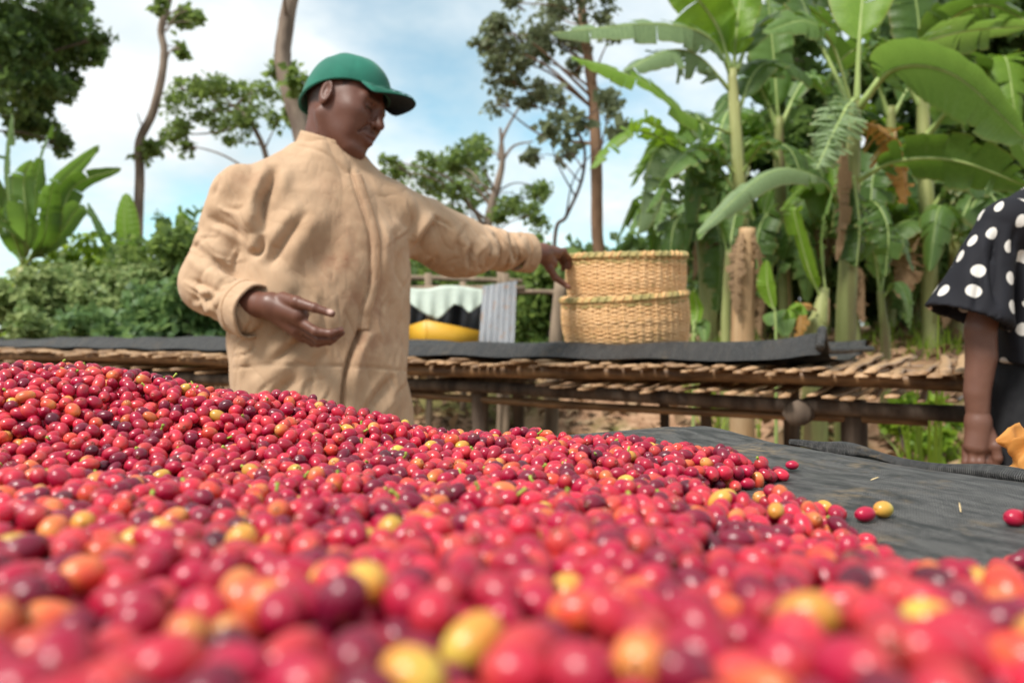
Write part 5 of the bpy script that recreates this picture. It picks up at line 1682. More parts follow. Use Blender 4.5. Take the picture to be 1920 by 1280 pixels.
def crown_mesh(name, clumps, size, mat, g, parent, up=0.35, tint0=0.45, asp=0.42):
    Vs, Ts, As = [], [], []; n0 = 0; subs = []
    for c, r, n, sub in clumps:
        p, sc_ = clump_points(np.asarray(c), r, n, g, sub)
        subs.append((np.asarray(c), sc_))
        base = tint0 + g.normal() * 0.12
        tint = base + g.normal(size=n) * 0.16
        V, T, a = leaf_cloud(p, size, g, tint, up, asp)
        Vs.append(V); Ts.append(T + n0); As.append(a); n0 += len(V)
    me = make_mesh(name, np.concatenate(Vs), np.concatenate(Ts), smooth=False)
    add_float(me, 'tint', np.concatenate(As))
    link_mesh(name, me, mat, parent)
    return subs

def tree(name, label, trunk, D, rads, clumps, leaf, mat, bark, seed, dens=1.0, group='trees behind the man', limbs=(), tint0=0.45, root_z=None, dspread=0.6, up=0.35):
    """trunk: photo points at depth D going up; clumps: (px, py, radius px, leaves)."""
    g = np.random.default_rng(seed)
    tp = [P(x, y, D) for x, y in trunk]
    gz = float(terrain(tp[0][0], D))
    base = np.array([tp[0][0], D, gz - 0.1])
    if tp[0][2] > gz: tp = [base] + tp
    root = empty(name, (base[0], base[1], gz), label, 'tree', group)
    mb = MB(); mb.add(*tube(tp, np.array(rads), 10, 40, wob=0.03, seed=seed))
    curve = resample(tp, 40)
    cl = []
    for x, y, rp, n in clumps:
        dd = D + g.normal() * dspread
        cl.append((P(x, y, dd), rp * 1.22 / F * dd, int(n * dens), max(4, int(rp / 9))))
    trunk_o = mb.build('trunk', bark, root)
    subs = crown_mesh('crown', cl, leaf, mat, g, root, tint0=tint0, up=up)
    lm = MB()
    for c, sp in subs:
        # limb leaves the trunk below the clump
        cand = curve[curve[:, 2] < c[2] + 0.1]
        if not len(cand): cand = curve[:5]
        dist = np.linalg.norm(cand - c, axis=1) + 0.6 * np.abs(cand[:, 2] - (c[2] - 0.5 * np.linalg.norm(cand - c, axis=1)))
        s = cand[np.argmin(dist)]
        L = np.linalg.norm(c - s)
        mid = (s + c) / 2 + g.normal(size=3) * 0.07 * L + np.array([0, 0, 0.10 * L])
        r0 = min(rads[0] * 0.45, 0.008 + 0.010 * L)
        lm.add(*tube([s, mid, c], [r0, r0 * .6, r0 * .3], 6, 12))
        for q in sp:
            lm.add(*tube([c + (s - c) * 0.15, (c + q) / 2 + g.normal(size=3) * 0.03, q], [r0 * .35, r0 * .22, r0 * .12], 4, 6))
    for pts, r0, r1 in limbs:
        l2 = MB(); l2.add(*tube([P(x, y, D) for x, y in pts], [r0, (r0 + r1) / 2, r1], 7, 20)); l2.build('limb', bark, root)
    if lm.n: tag(lm.build('branches', bark, root), kind='stuff')
    return root

# ---- trees against the sky
tree('broadleaf_tree', 'dark dense tree hanging into the upper left corner', [(-120, 400), (-90, 200), (-40, 40), (20, -80)], 8.5, [0.2, 0.16, 0.12, 0.07],
     [(20, 40, 75, 900), (95, 60, 70, 800), (150, 75, 45, 420), (45, 130, 75, 850), (110, 150, 40, 330), (20, 200, 60, 600), (85, 235, 48, 420), (110, 265, 22, 90), (185, 110, 22, 110), (60, -30, 90, 900), (150, 20, 40, 280), (-60, 120, 110, 1000), (190, 70, 16, 70)], 0.082, L_DARK, BARK_D, 31, 1.35, tint0=0.30)
tree('slender_tree', 'thin winding tree trunk with few leaf tufts at the left', [(258, 470), (262, 330), (262, 265), (285, 215), (302, 150), (308, 95), (302, 55), (318, -10), (330, -120)], 9.5, [0.062, 0.055, 0.05, 0.045, 0.04, 0.035],
     [(350, 22, 30, 150), (338, 90, 16, 70), (280, 286, 22, 100), (375, 40, 14, 40), (300, 6, 16, 60)], 0.10, L_MID, BARK_G, 32, 1.0, limbs=[([(302, 150), (318, 98), (338, 92)], 0.016, 0.008), ([(310, 60), (330, 30), (350, 20)], 0.014, 0.007), ([(268, 240), (262, 225), (258, 212)], 0.01, 0.005)], tint0=0.5)
tree('tall_tree', 'smooth grey brown trunk rising right behind the green cap', [(600, 520), (590, 380), (566, 250), (546, 180), (530, 110), (536, 50), (548, -20), (556, -120)], 9.0, [0.12, 0.115, 0.105, 0.095, 0.085, 0.08],
     [(520, 120, 24, 90), (560, 150, 22, 90), (548, 210, 28, 120), (575, 175, 16, 60), (540, -110, 60, 200)], 0.11, L_MID, BARK_G, 33, 1.0, tint0=0.5)
tree('spreading_tree', 'low spreading tree crown left of the man, behind his shoulder', [(520, 600), (505, 420), (500, 300), (470, 230), (440, 200)], 10.5, [0.07, 0.05, 0.035, 0.025],
     [(360, 180, 40, 230), (425, 165, 42, 260), (470, 190, 40, 230), (390, 215, 40, 240), (345, 240, 32, 170), (455, 235, 30, 130), (500, 165, 28, 120), (345, 270, 20, 70), (425, 268, 14, 50), (520, 230, 24, 80), (335, 165, 20, 60), (320, 250, 14, 50)], 0.078, L_MID, BARK_G, 34, 1.25, tint0=0.42, up=0.6)
tree('crooked_tree', 'mid green tree with a forked crooked trunk above the outstretched arm', [(905, 520), (915, 420), (932, 350), (942, 300), (938, 240)], 11.0, [0.085, 0.075, 0.065, 0.045, 0.02],
     [(870, 285, 46, 330), (905, 270, 36, 230), (830, 320, 46, 330), (890, 340, 42, 280), (790, 345, 38, 240), (750, 320, 26, 110), (735, 300, 16, 50), (840, 380, 40, 230), (985, 370, 34, 200), (1010, 350, 26, 120), (1000, 400, 34, 180), (940, 400, 30, 110), (870, 400, 30, 120), (815, 300, 24, 100)], 0.078, L_MID, BARK_G, 35, 1.25,
     limbs=[([(936, 300), (944, 255), (980, 190)], 0.035, 0.012), ([(938, 310), (962, 275), (1000, 265)], 0.025, 0.01), ([(925, 395), (900, 360), (880, 345)], 0.03, 0.012)], tint0=0.4, up=0.5)
tree('tall_brown_tree', 'tall straight brown trunk behind the baskets with a thin high crown', [(1128, 520), (1120, 440), (1118, 300), (1112, 180), (1100, 90), (1090, 0), (1088, -120)], 9.0, [0.072, 0.068, 0.066, 0.06, 0.052, 0.045],
     [(960, 60, 40, 260), (930, 110, 34, 200), (985, 110, 40, 260), (1010, 60, 40, 260), (1040, 30, 36, 240), (1060, 90, 34, 200), (1000, 160, 34, 190), (925, 65, 22, 90), (905, 80, 20, 70), (950, 150, 30, 130), (930, 190, 26, 90), (990, 195, 22, 70), (1130, 20, 34, 160), (1150, 60, 28, 120), (1075, 140, 24, 90), (1090, -20, 50, 320), (960, 5, 18, 50), (1140, 215, 20, 40)], 0.072, L_DUSK, BARK_B, 36, 1.2, tint0=0.55, up=0.5)
tree('sapling', 'thin dusky sapling standing left of the straight brown trunk', [(1040, 450), (1062, 405), (1090, 340), (1096, 280), (1080, 240)], 8.0, [0.022, 0.02, 0.016, 0.012],
     [(1050, 190, 34, 80), (1080, 240, 30, 80), (1030, 240, 26, 60), (1060, 290, 22, 40), (1010, 290, 22, 40), (1150, 190, 26, 60), (1160, 240, 20, 40)], 0.10, L_DUSK, BARK_D, 37, 1.0, tint0=0.5)

# ---- bushes
def bush(label, px, D, rx, y_top, seed, mat, leaf, n, group='bushes beyond the drying bed', tint0=0.5, depth=0.8, base_y=None, name='bush'):
    """A bush rooted on the ground: stems and a lumpy mass of leaves from ground to y_top."""
    g = np.random.default_rng(seed)
    x = (px - 960) / F * D; gz = float(terrain(x, D)); top = P(px, y_top, D)[2]; w_ = rx / F * D
    root = empty(name, (x, D, gz), label, 'bush', group)
    cl = []
    H = top - gz
    k = max(10, int(w_ * H * 30))
    for i in range(k):
        u = g.uniform(-1, 1); t = g.random() ** 0.8
        r = g.uniform(0.16, 0.30) * min(1, H)
        lim = (H - r * 0.6) * (1 - 0.22 * u * u) * g.uniform(0.85, 1.0)
        cl.append(((x + u * (w_ - r * .5), D + g.uniform(-1, 1) * depth * 0.6, gz + 0.08 + t * lim), r, int(n / k), 6))
    subs = crown_mesh('foliage', cl, leaf, mat, g, root, tint0=tint0)
    mb = MB()
    for c, sp in subs[::2]:
        b = np.array([x + (c[0] - x) * 0.5, D + (c[1] - D) * .4, gz - 0.05])
        mb.add(*tube([b, (b + c) / 2 + g.normal(size=3) * .04, c], [0.014, 0.010, 0.005], 5, 8))
    tag(mb.build('stems', BARK_D, root), kind='stuff')
    return root
bush('pale flowering hedge bush at the far left above the bed', 60, 5.6, 190, 452, 51, L_PALE, 0.06, 12000, tint0=0.55)
bush('pale leafy hedge bush next to the far left one', 240, 5.9, 150, 470, 52, L_PALE, 0.06, 9000, tint0=0.45)
bush('bluish green bush directly left of the tan sleeve', 330, 5.4, 120, 500, 53, L_BLUE, 0.08, 6000, tint0=0.45)
bush('yellowish shrub top rising behind the hedge at the left', 175, 7.2, 110, 430, 54, L_LIME, 0.08, 4500, tint0=0.3)
bush('warm green shrub showing above the hedge beside the tan sleeve', 310, 6.7, 110, 425, 67, L_MID, 0.08, 4500, tint0=0.6)
bush('dark shrub behind the man, left of his elbow', 420, 7.6, 90, 395, 55, L_MID, 0.10, 3200, tint0=0.4)
bush('round bush hidden mostly by the tan coat', 600, 7.5, 140, 470, 56, L_MID, 0.09, 3000, tint0=0.45)
bush('dense dark bush behind the shelter', 830, 7.2, 120, 440, 57, L_MID, 0.10, 4200, tint0=0.36)
bush('green bush between the metal sheet and the leaning post', 990, 6.6, 80, 450, 58, L_MID, 0.085, 3600, tint0=0.5)
bush('low thicket behind the cane baskets', 1130, 7.2, 110, 478, 59, L_BLUE, 0.09, 3600, tint0=0.4)
bush('dark thicket at the right behind the banana stems', 1500, 8.2, 230, 380, 60, L_DARK, 0.13, 7000, tint0=0.45, depth=1.2)
bush('tall dark thicket behind the polka dot blouse', 1790, 7.6, 200, 330, 61, L_DARK, 0.13, 7500, tint0=0.5, depth=1.2)
bush('far pale bush closing the gap at the left', 120, 13, 300, 505, 62, L_MID, 0.16, 4500, depth=2)
bush('far green bush closing the gap in the middle', 860, 14, 420, 500, 63, L_MID, 0.17, 5000, depth=2)
bush('far green bush closing the gap at the right', 1500, 14, 520, 420, 64, L_DARK, 0.2, 6000, depth=2)
# dark trees closing the right side
tree('shade_tree', 'tall dark tree filling the upper right corner', [(1850, 640), (1846, 300), (1840, 60), (1835, -150)], 7.8, [0.10, 0.085, 0.07, 0.05],
     [(1800, 60, 90, 520), (1890, 120, 90, 560), (1780, 200, 80, 460), (1880, 260, 90, 520), (1760, 330, 80, 430), (1880, 400, 90, 500), (1700, 120, 70, 300), (1720, 30, 70, 320), (1960, 60, 100, 400), (1850, 0, 90, 500), (1690, 260, 60, 260), (1790, 440, 80, 420), (1900, 520, 80, 360)], 0.15, L_DARK, BARK_D, 71, 1.0, tint0=0.42)
tree('shade_tree', 'dark tree between the two tall banana plants', [(1480, 640), (1490, 350), (1500, 100), (1505, -120)], 8.6, [0.09, 0.08, 0.06, 0.05],
     [(1480, 60, 80, 330), (1540, 150, 80, 380), (1440, 180, 70, 300), (1500, 260, 80, 380), (1430, 300, 60, 240), (1560, 340, 80, 340), (1460, 390, 80, 340), (1640, 330, 70, 300), (1640, 420, 80, 360), (1560, 460, 80, 330), (1390, 420, 60, 220), (1330, 360, 50, 150), (1340, 470, 60, 220), (1290, 420, 40, 120)], 0.16, L_DARK, BARK_D, 72, 1.0, tint0=0.36)

# ---- banana plants
def blade_mat(name, c1, c2, trans, tcol, rough=0.42):
    M = Mat(name, rough, spec=0.45)
    uv = M.attr('leafuv', 'Vector'); sp = M.n('ShaderNodeSeparateXYZ'); M.l(uv, sp.inputs[0])
    v = M.math('SINE', M.math('MULTIPLY', sp.outputs[0], 420.0))
    f = M.noise(9, 4, vec=uv, stretch=(14, 1, 1))
    c = M.ramp(f, [(0.3, c1), (0.7, c2)])
    edge = M.ramp(sp.outputs[1], [(0.90, (0, 0, 0)), (1.0, (1, 1, 1))])
    M.color(M.mix(M.math('MULTIPLY', edge, 0.45), c, (0.30, 0.20, 0.07)))
    M.bump(M.math('ADD', v, f), 0.25, 0.004)
    tr = M.mix(0.5, c, tcol, 'MIX')
    M.translucent(trans, tr)
    return M.m
B_DARK = blade_mat('banana_blade_dark', (0.045, 0.098, 0.018), (0.085, 0.155, 0.030), 0.38, (0.20, 0.36, 0.03))
B_MID = blade_mat('banana_blade_mid', (0.085, 0.165, 0.038), (0.145, 0.245, 0.062), 0.40, (0.30, 0.50, 0.06))
B_PALE = blade_mat('banana_blade_pale', (0.14, 0.215, 0.095), (0.22, 0.31, 0.14), 0.32, (0.22, 0.34, 0.10), 0.5)
B_LIME = blade_mat('banana_blade_lime', (0.12, 0.24, 0.02), (0.20, 0.34, 0.035), 0.42, (0.36, 0.56, 0.03))
B_DRY = blade_mat('banana_blade_dry', (0.16, 0.095, 0.05), (0.34, 0.22, 0.12), 0.2, (0.4, 0.25, 0.1), 0.8)
B_RUST = blade_mat('banana_blade_rust', (0.28, 0.14, 0.035), (0.42, 0.23, 0.06), 0.3, (0.6, 0.3, 0.05), 0.7)
RIB = two_tone('banana_midrib', (0.22, 0.30, 0.09), (0.36, 0.44, 0.16), 12, 0.45, (1, 1, .2))
RIB_DRY = two_tone('dry_midrib', (0.20, 0.12, 0.06), (0.36, 0.24, 0.13), 12, 0.8)
STEM_G = two_tone('banana_pseudostem', (0.10, 0.075, 0.035), (0.20, 0.22, 0.075), 6, 0.5, (1, 1, .12), 0.3, c3=(0.33, 0.34, 0.14))
STEM_B = two_tone('dry_pseudostem', (0.20, 0.115, 0.055), (0.36, 0.22, 0.11), 7, 0.75, (1, 1, .15), 0.4, c3=(0.48, 0.33, 0.19))

def banana_leaf(parent, pts, W, mat, seed, fold=0.35, roll=0.0, torn=0.3, stalk=0.12, rib=True, droop=0.5, tip=1.0):
    """One blade: curved midrib with a lamina on both sides, split into strips where it is torn. pts: (px,py,d) triples."""
    g = np.random.default_rng(seed)
    if torn > 0.03: torn = torn + 0.09
    c = resample([P(*p) for p in pts], 46)
    t, n, b = frames(c)
    # side direction: level, square to the rib, turned by roll
    up = np.array([0, 0, 1.0])
    S = np.cross(t, up); ln_ = np.linalg.norm(S, axis=1)
    ref = np.cross(t[0], [0, -1.0, 0.2]) if ln_.max() < 0.3 else S[np.argmax(ln_)]
    S = np.where((ln_ > 0.25)[:, None], S, ref); S = S - t * (S * t).sum(1)[:, None]; S /= np.linalg.norm(S, axis=1)[:, None] + 1e-9
    for i in range(1, len(S)):
        if S[i] @ S[i - 1] < 0: S[i] = -S[i]
    for _ in range(6):
        S[1:-1] = (S[:-2] + S[1:-1] + S[2:]) / 3
    S = S - t * (S * t).sum(1)[:, None]; S /= np.linalg.norm(S, axis=1)[:, None] + 1e-9
    Nn = np.cross(S, t)
    if Nn[:, 2].mean() < 0: Nn = -Nn
    S, Nn = S * math.cos(roll) + Nn * math.sin(roll), Nn * math.cos(roll) - S * math.sin(roll)
    u = np.linspace(0, 1, 46)
    q = np.clip((u - stalk) / (1 - stalk), 0, 1)
    w = W / 2 * np.clip(np.sin(np.pi * np.clip(q, 0, 1) ** 0.8), 0, 1) ** 0.55 * np.where(q > 0, 1, 0)
    V = []; Q = []; UV = []; m = 6
    i0 = int(np.argmax(q > 0)); i0 = max(0, i0 - 1)
    for side in (-1, 1):
        start = i0
        while start < 45:
            # a strip runs until the next tear
            end = start + 1
            while end < 45 and g.random() > torn: end += 1
            ang = fold + g.normal() * 0.10 * (1 + 3 * torn); dr = droop * (1 + g.normal() * 0.35 * (1 + torn))
            shr = 1 - abs(g.normal()) * 0.12 * (torn > 0.05)
            base = len(V)
            for i in range(start, end + 1):
                gap = 0.0
                if torn > 0 and (i == start or i == end) and start != i0: gap = g.uniform(0.0, 0.25)
                for j in range(m):
                    s = j / (m - 1)
                    wi = w[i] * s * shr * (1 - gap * s * 0.3)
                    lift = math.sin(ang) * wi - dr * wi * s
                    shift = -t[i] * 0 + t[i] * wi * 0.18        # veins sweep toward the tip
                    V.append(c[i] + S[i] * side * wi * math.cos(ang) + Nn[i] * lift + shift + Nn[i] * 0.012 * W * math.sin(i * 1.7 + side) * s)
                    UV.append((u[i], s, seed * 0.37))
            k = end - start + 1
            a_ = base + np.arange(k - 1)[:, None] * m + np.arange(m - 1)[None]
            qd = np.stack([a_, a_ + m, a_ + m + 1, a_ + 1], -1).reshape(-1, 4)
            if side > 0: qd = qd[:, ::-1]
            Q.append(qd)
            start = end
    me = make_mesh('leaf', np.array(V), np.concatenate(Q)); add_vec(me, 'leafuv', np.array(UV))
    o = link_mesh('leaf', me, mat, parent)
    if rib:
        r = np.interp(u, [0, 0.15, 1], [0.022, 0.015, 0.004]) * max(0.35, min(1.3, W / 0.45))
        mb = MB(); mb.add(*tube(c - Nn * (r * 0.5)[:, None], r, 7)); mb.build('midrib', RIB_DRY if mat in (B_DRY, B_RUST) else RIB, o)
    return o

def banana(label, stem, D, rads, leaves, mat=STEM_G, name='banana_plant', sheath=True, seed=0, cat='banana plant'):
    sp = [P(x, y, D) for x, y in stem]
    gz = float(terrain(sp[0][0], D))
    if sp[0][2] > gz: sp = [np.array([sp[0][0], D, gz - 0.06])] + sp
    root = empty(name, (sp[0][0], D, gz), label, cat, 'plants of the banana grove')
    mb = MB(); mb.add(*tube(sp, rads, 16, 26, wob=0.02, seed=seed)); mb.build('pseudostem', mat, root)
    g = np.random.default_rng(seed)
    cur = resample(sp, 30)
    if sheath:
        for k in range(5):       # clasping leaf sheaths
            i0 = int(g.integers(4, 16)); a = g.uniform(0, 6.28)
            seg = cur[i0:i0 + 12]; rr = np.interp(np.linspace(i0 / 29, (i0 + 11) / 29, 12), np.linspace(0, 1, len(rads)), rads)
            off = np.stack([np.cos(a) * rr * 0.75, np.sin(a) * rr * 0.75, 0 * rr], 1) * np.linspace(0.75, 1.15, 12)[:, None]
            m2 = MB(); m2.add(*tube(seg + off, rr * 0.5 * np.linspace(1, .5, 12), 8, ell=(1, 0.6))); m2.build('leaf_sheath', mat if g.random() < 0.6 else STEM_B, root)
    for k, lf in enumerate(leaves):
        pts, W, m = lf[:3]; kw = lf[3] if len(lf) > 3 else {}
        banana_leaf(root, pts, W, m, seed * 50 + k, **kw)
    return root

A_ = 5.3
banana('tall banana plant right of the baskets with a pale upright stem', [(1392, 640), (1390, 420), (1380, 250), (1372, 130)], A_, [0.062, 0.058, 0.05, 0.042, 0.03], [
    ([(1376, 150, A_), (1330, 70, A_ - .1), (1230, 45, A_ - .3), (1035, 62, A_ - .5)], 0.30, B_PALE, dict(fold=-0.2, roll=0.9, torn=0.12, droop=0.2)),
    ([(1372, 170, A_), (1310, 105, A_ - .1), (1250, 95, A_ - .3), (1170, 135, A_ - .5)], 0.34, B_PALE, dict(fold=-0.3, roll=0.7, torn=0.25)),
    ([(1372, 250, A_), (1290, 215, A_ - .3), (1200, 150, A_ - .5), (1070, 105, A_ - .6)], 0.26, B_LIME, dict(roll=0.9, torn=0.15, fold=0.1)),
    ([(1372, 130, A_), (1345, 50, A_), (1290, -20, A_ - .1), (1230, -60, A_ - .1)], 0.42, B_LIME, dict(roll=-0.7, torn=0.1)),
    ([(1375, 130, A_), (1385, 20, A_), (1400, -120, A_ + .1)], 0.36, B_LIME, dict(roll=0.4, torn=0.05)),
    ([(1380, 130, A_), (1420, 50, A_ + .2), (1500, 10, A_ + .4), (1570, 60, A_ + .6)], 0.40, B_DARK, dict(torn=0.2)),
    ([(1380, 220, A_), (1420, 130, A_ + .2), (1480, 120, A_ + .3), (1560, 190, A_ + .4)], 0.40, B_DARK, dict(torn=0.15, roll=-0.5)),
    ([(1385, 330, A_), (1330, 280, A_ - .1), (1270, 300, A_ - .3), (1210, 400, A_ - .3)], 0.32, B_MID, dict(torn=0.35, droop=0.9)),
    ([(1385, 360, A_), (1330, 300, A_), (1290, 330, A_ + .1), (1285, 470, A_ + .1)], 0.34, B_DARK, dict(torn=0.4, droop=1.1)),
    ([(1388, 330, A_), (1430, 270, A_ - .2), (1480, 280, A_ - .4), (1510, 350, A_ - .5)], 0.30, B_DARK, dict(torn=0.3)),
    ([(1392, 420, A_), (1380, 460, A_ - .12), (1375, 540, A_ - .14)], 0.14, B_DRY, dict(torn=0.5, fold=-0.6)),
], seed=1)
C_ = 4.7
banana('tall banana plant with a huge spread leaf near the upper right', [(1585, 640), (1592, 460), (1598, 330), (1604, 190)], C_, [0.062, 0.058, 0.052, 0.046, 0.032], [
    ([(1612, 200, C_), (1680, 128, C_ - .25), (1790, 140, C_ - .5), (1925, 262, C_ - .7)], 0.52, B_MID, dict(fold=0.05, roll=0.75, torn=0.06, stalk=0.22, droop=0.35)),
    ([(1606, 190, C_), (1612, 60, C_), (1625, -70, C_ + .05), (1640, -190, C_ + .1)], 0.44, B_LIME, dict(roll=0.5, torn=0.05, stalk=0.3)),
    ([(1600, 200, C_), (1560, 80, C_ - .1), (1510, 40, C_ - .2), (1430, 62, C_ - .3)], 0.26, B_MID, dict(roll=0.9, torn=0.2, stalk=0.3)),
    ([(1598, 200, C_), (1545, 90, C_ + .1), (1500, -10, C_ + .2), (1480, -120, C_ + .3)], 0.40, B_DARK, dict(torn=0.15, stalk=0.3)),
    ([(1602, 185, C_ - .06), (1585, 205, C_ - .22), (1560, 255, C_ - .3), (1530, 318, C_ - .32)], 0.34, B_PALE, dict(torn=0.85, droop=0.7, stalk=0.08, roll=0.5)),
    ([(1604, 340, C_), (1680, 302, C_ - .2), (1790, 300, C_ - .4), (1930, 350, C_ - .5)], 0.40, B_DARK, dict(roll=0.7, torn=0.2, stalk=0.2)),
    ([(1575, 380, C_ - .04), (1530, 330, C_ - .25), (1440, 325, C_ - .45), (1306, 440, C_ - .6)], 0.155, B_PALE, dict(roll=0.75, torn=0.04, stalk=0.22, fold=0.1)),
    ([(1612, 190, C_), (1690, 100, C_ + .2), (1800, 60, C_ + .4), (1930, 50, C_ + .5)], 0.36, B_MID, dict(roll=0.6, torn=0.25, stalk=0.25)),
    ([(1604, 230, C_), (1650, 240, C_ + .1), (1690, 300, C_ + .2), (1700, 385, C_ + .2)], 0.20, B_RUST, dict(torn=0.4, droop=1.0)),
    ([(1580, 270, C_ - .08), (1572, 330, C_ - .12), (1575, 400, C_ - .12), (1568, 490, C_ - .12)], 0.13, B_DRY, dict(torn=0.4, fold=-0.8, stalk=0.02)),
    ([(1610, 400, C_ - .02), (1640, 380, C_ - .2), (1665, 430, C_ - .3), (1660, 520, C_ - .3)], 0.24, B_DARK, dict(torn=0.4, droop=0.9)),
    ([(1600, 330, C_ - .06), (1612, 420, C_ - .1), (1606, 500, C_ - .1)], 0.3, B_DARK, dict(torn=0.3, fold=-0.5)),
], seed=2)
E_ = 6.2
banana('banana plant at the right with dark leaves reaching the picture edge', [(1745, 640), (1740, 450), (1732, 250), (1730, 120)], E_, [0.07, 0.065, 0.055, 0.04], [
    ([(1730, 150, E_), (1780, 40, E_ - .3), (1860, 10, E_ - .5), (1960, 60, E_ - .7)], 0.55, B_DARK, dict(torn=0.15, roll=0.5)),
    ([(1730, 200, E_), (1660, 90, E_), (1590, 100, E_ + .1), (1530, 180, E_ + .2)], 0.55, B_DARK, dict(torn=0.25)),
    ([(1732, 260, E_), (1800, 190, E_ - .3), (1880, 220, E_ - .6), (1950, 330, E_ - .8)], 0.55, B_MID, dict(torn=0.2, roll=0.7)),
    ([(1734, 330, E_), (1680, 280, E_ - .2), (1640, 320, E_ - .3), (1630, 430, E_ - .4)], 0.45, B_DARK, dict(torn=0.4, droop=0.9)),
    ([(1738, 400, E_), (1800, 330, E_ - .2), (1870, 380, E_ - .5), (1900, 480, E_ - .6)], 0.45, B_DARK, dict(torn=0.3, droop=0.9)),
    ([(1738, 420, E_), (1700, 460, E_ - .2), (1690, 560, E_ - .2)], 0.3, B_DRY, dict(torn=0.5)),
    ([(1730, 150, E_), (1720, 20, E_), (1700, -90, E_)], 0.5, B_DARK, dict(torn=0.1)),
], seed=3)
F_ = 5.7
banana('young banana plant with hanging pale leaves just right of the basket tops', [(1322, 640), (1320, 520), (1308, 400), (1290, 310)], F_, [0.048, 0.042, 0.034, 0.022], [
    ([(1296, 330, F_), (1260, 270, F_ - .1), (1220, 300, F_ - .2), (1195, 440, F_ - .2)], 0.40, B_PALE, dict(torn=0.35, droop=0.8, fold=-0.2)),
    ([(1292, 320, F_), (1240, 260, F_ - .2), (1170, 250, F_ - .3), (1105, 318, F_ - .4)], 0.26, B_LIME, dict(torn=0.25, droop=0.6)),
    ([(1290, 310, F_), (1250, 250, F_), (1200, 225, F_), (1160, 270, F_ + .1)], 0.26, B_LIME, dict(torn=0.2)),
    ([(1294, 330, F_), (1310, 270, F_ - .1), (1330, 290, F_ - .2), (1335, 400, F_ - .3)], 0.30, B_MID, dict(torn=0.4, droop=1.0)),
    ([(1310, 430, F_), (1290, 400, F_ - .1), (1262, 430, F_ - .2), (1255, 540, F_ - .2)], 0.34, B_DARK, dict(torn=0.35, droop=0.8)),
    ([(1315, 450, F_), (1340, 420, F_ - .1), (1352, 470, F_ - .2), (1345, 590, F_ - .2)], 0.24, B_DARK, dict(torn=0.4, droop=1.0)),
    ([(1300, 350, F_), (1255, 320, F_ + .2), (1215, 350, F_ + .3), (1200, 410, F_ + .3)], 0.30, B_LIME, dict(torn=0.3)),
], seed=4)
banana('thin yellow green banana sucker beside the dry stump', [(1360, 640), (1362, 560), (1366, 470)], 5.0, [0.034, 0.03, 0.022], [
    ([(1366, 480, 5.0), (1350, 420, 5.0), (1330, 400, 4.95), (1310, 450, 4.9)], 0.18, B_MID, dict(torn=0.2)),
    ([(1366, 480, 5.0), (1380, 400, 5.1), (1400, 370, 5.15)], 0.2, B_DARK, dict(torn=0.1)),
], seed=5, sheath=False)
D_ = 4.55
banana('cut dry banana stump wrapped in brown sheaths', [(1392, 640), (1396, 520), (1402, 428)], D_, [0.072, 0.066, 0.06, 0.045], [
    ([(1408, 432, D_ - .03), (1424, 470, D_ - .07), (1432, 540, D_ - .07), (1428, 600, D_ - .07)], 0.10, B_DRY, dict(torn=0.5, stalk=0.02)),
    ([(1390, 436, D_ - .04), (1380, 500, D_ - .09), (1382, 590, D_ - .09)], 0.12, B_DRY, dict(torn=0.4, stalk=0.02)),
], mat=STEM_B, seed=6, name='banana_stump')
banana('short banana sucker with a streaked yellow and rust stem', [(1528, 640), (1536, 600), (1546, 540)], 4.4, [0.075, 0.06, 0.05, 0.024], [
    ([(1546, 545, 4.4), (1540, 470, 4.38), (1545, 410, 4.36), (1562, 350, 4.36)], 0.14, B_MID, dict(torn=0.1, roll=0.5)),
    ([(1540, 560, 4.4), (1516, 500, 4.35), (1490, 400, 4.3), (1500, 395, 4.3)], 0.16, B_LIME, dict(torn=0.1)),
    ([(1530, 580, 4.35), (1508, 570, 4.3), (1500, 610, 4.3), (1502, 650, 4.3)], 0.12, B_RUST, dict(torn=0.3)),
], seed=7, sheath=True)


K_ = 6.6
banana('banana plant deep in the grove between the pale stem and the huge leaf', [(1475, 640), (1470, 480), (1462, 330), (1460, 220)], K_, [0.065, 0.06, 0.05, 0.035], [
    ([(1460, 240, K_), (1420, 150, K_), (1390, 150, K_), (1330, 230, K_)], 0.5, B_DARK, dict(torn=0.2)),
    ([(1460, 240, K_), (1510, 150, K_), (1560, 160, K_), (1600, 240, K_)], 0.5, B_MID, dict(torn=0.2, roll=-0.6)),
    ([(1462, 300, K_), (1420, 260, K_ - .2), (1380, 300, K_ - .3), (1350, 400, K_ - .3)], 0.45, B_DARK, dict(torn=0.3, droop=0.8)),
    ([(1464, 330, K_), (1510, 290, K_ - .2), (1545, 340, K_ - .3), (1550, 450, K_ - .3)], 0.45, B_MID, dict(torn=0.3, droop=0.8)),
    ([(1466, 420, K_), (1440, 400, K_ - .2), (1420, 450, K_ - .3), (1425, 560, K_ - .3)], 0.4, B_DARK, dict(torn=0.4, droop=0.9)),
    ([(1468, 430, K_), (1500, 410, K_ - .2), (1520, 470, K_ - .3), (1515, 570, K_ - .3)], 0.4, B_MID, dict(torn=0.4, droop=0.9)),
    ([(1460, 230, K_), (1450, 100, K_), (1440, 0, K_)], 0.5, B_MID, dict(torn=0.1)),
], seed=8)
J_ = 6.9
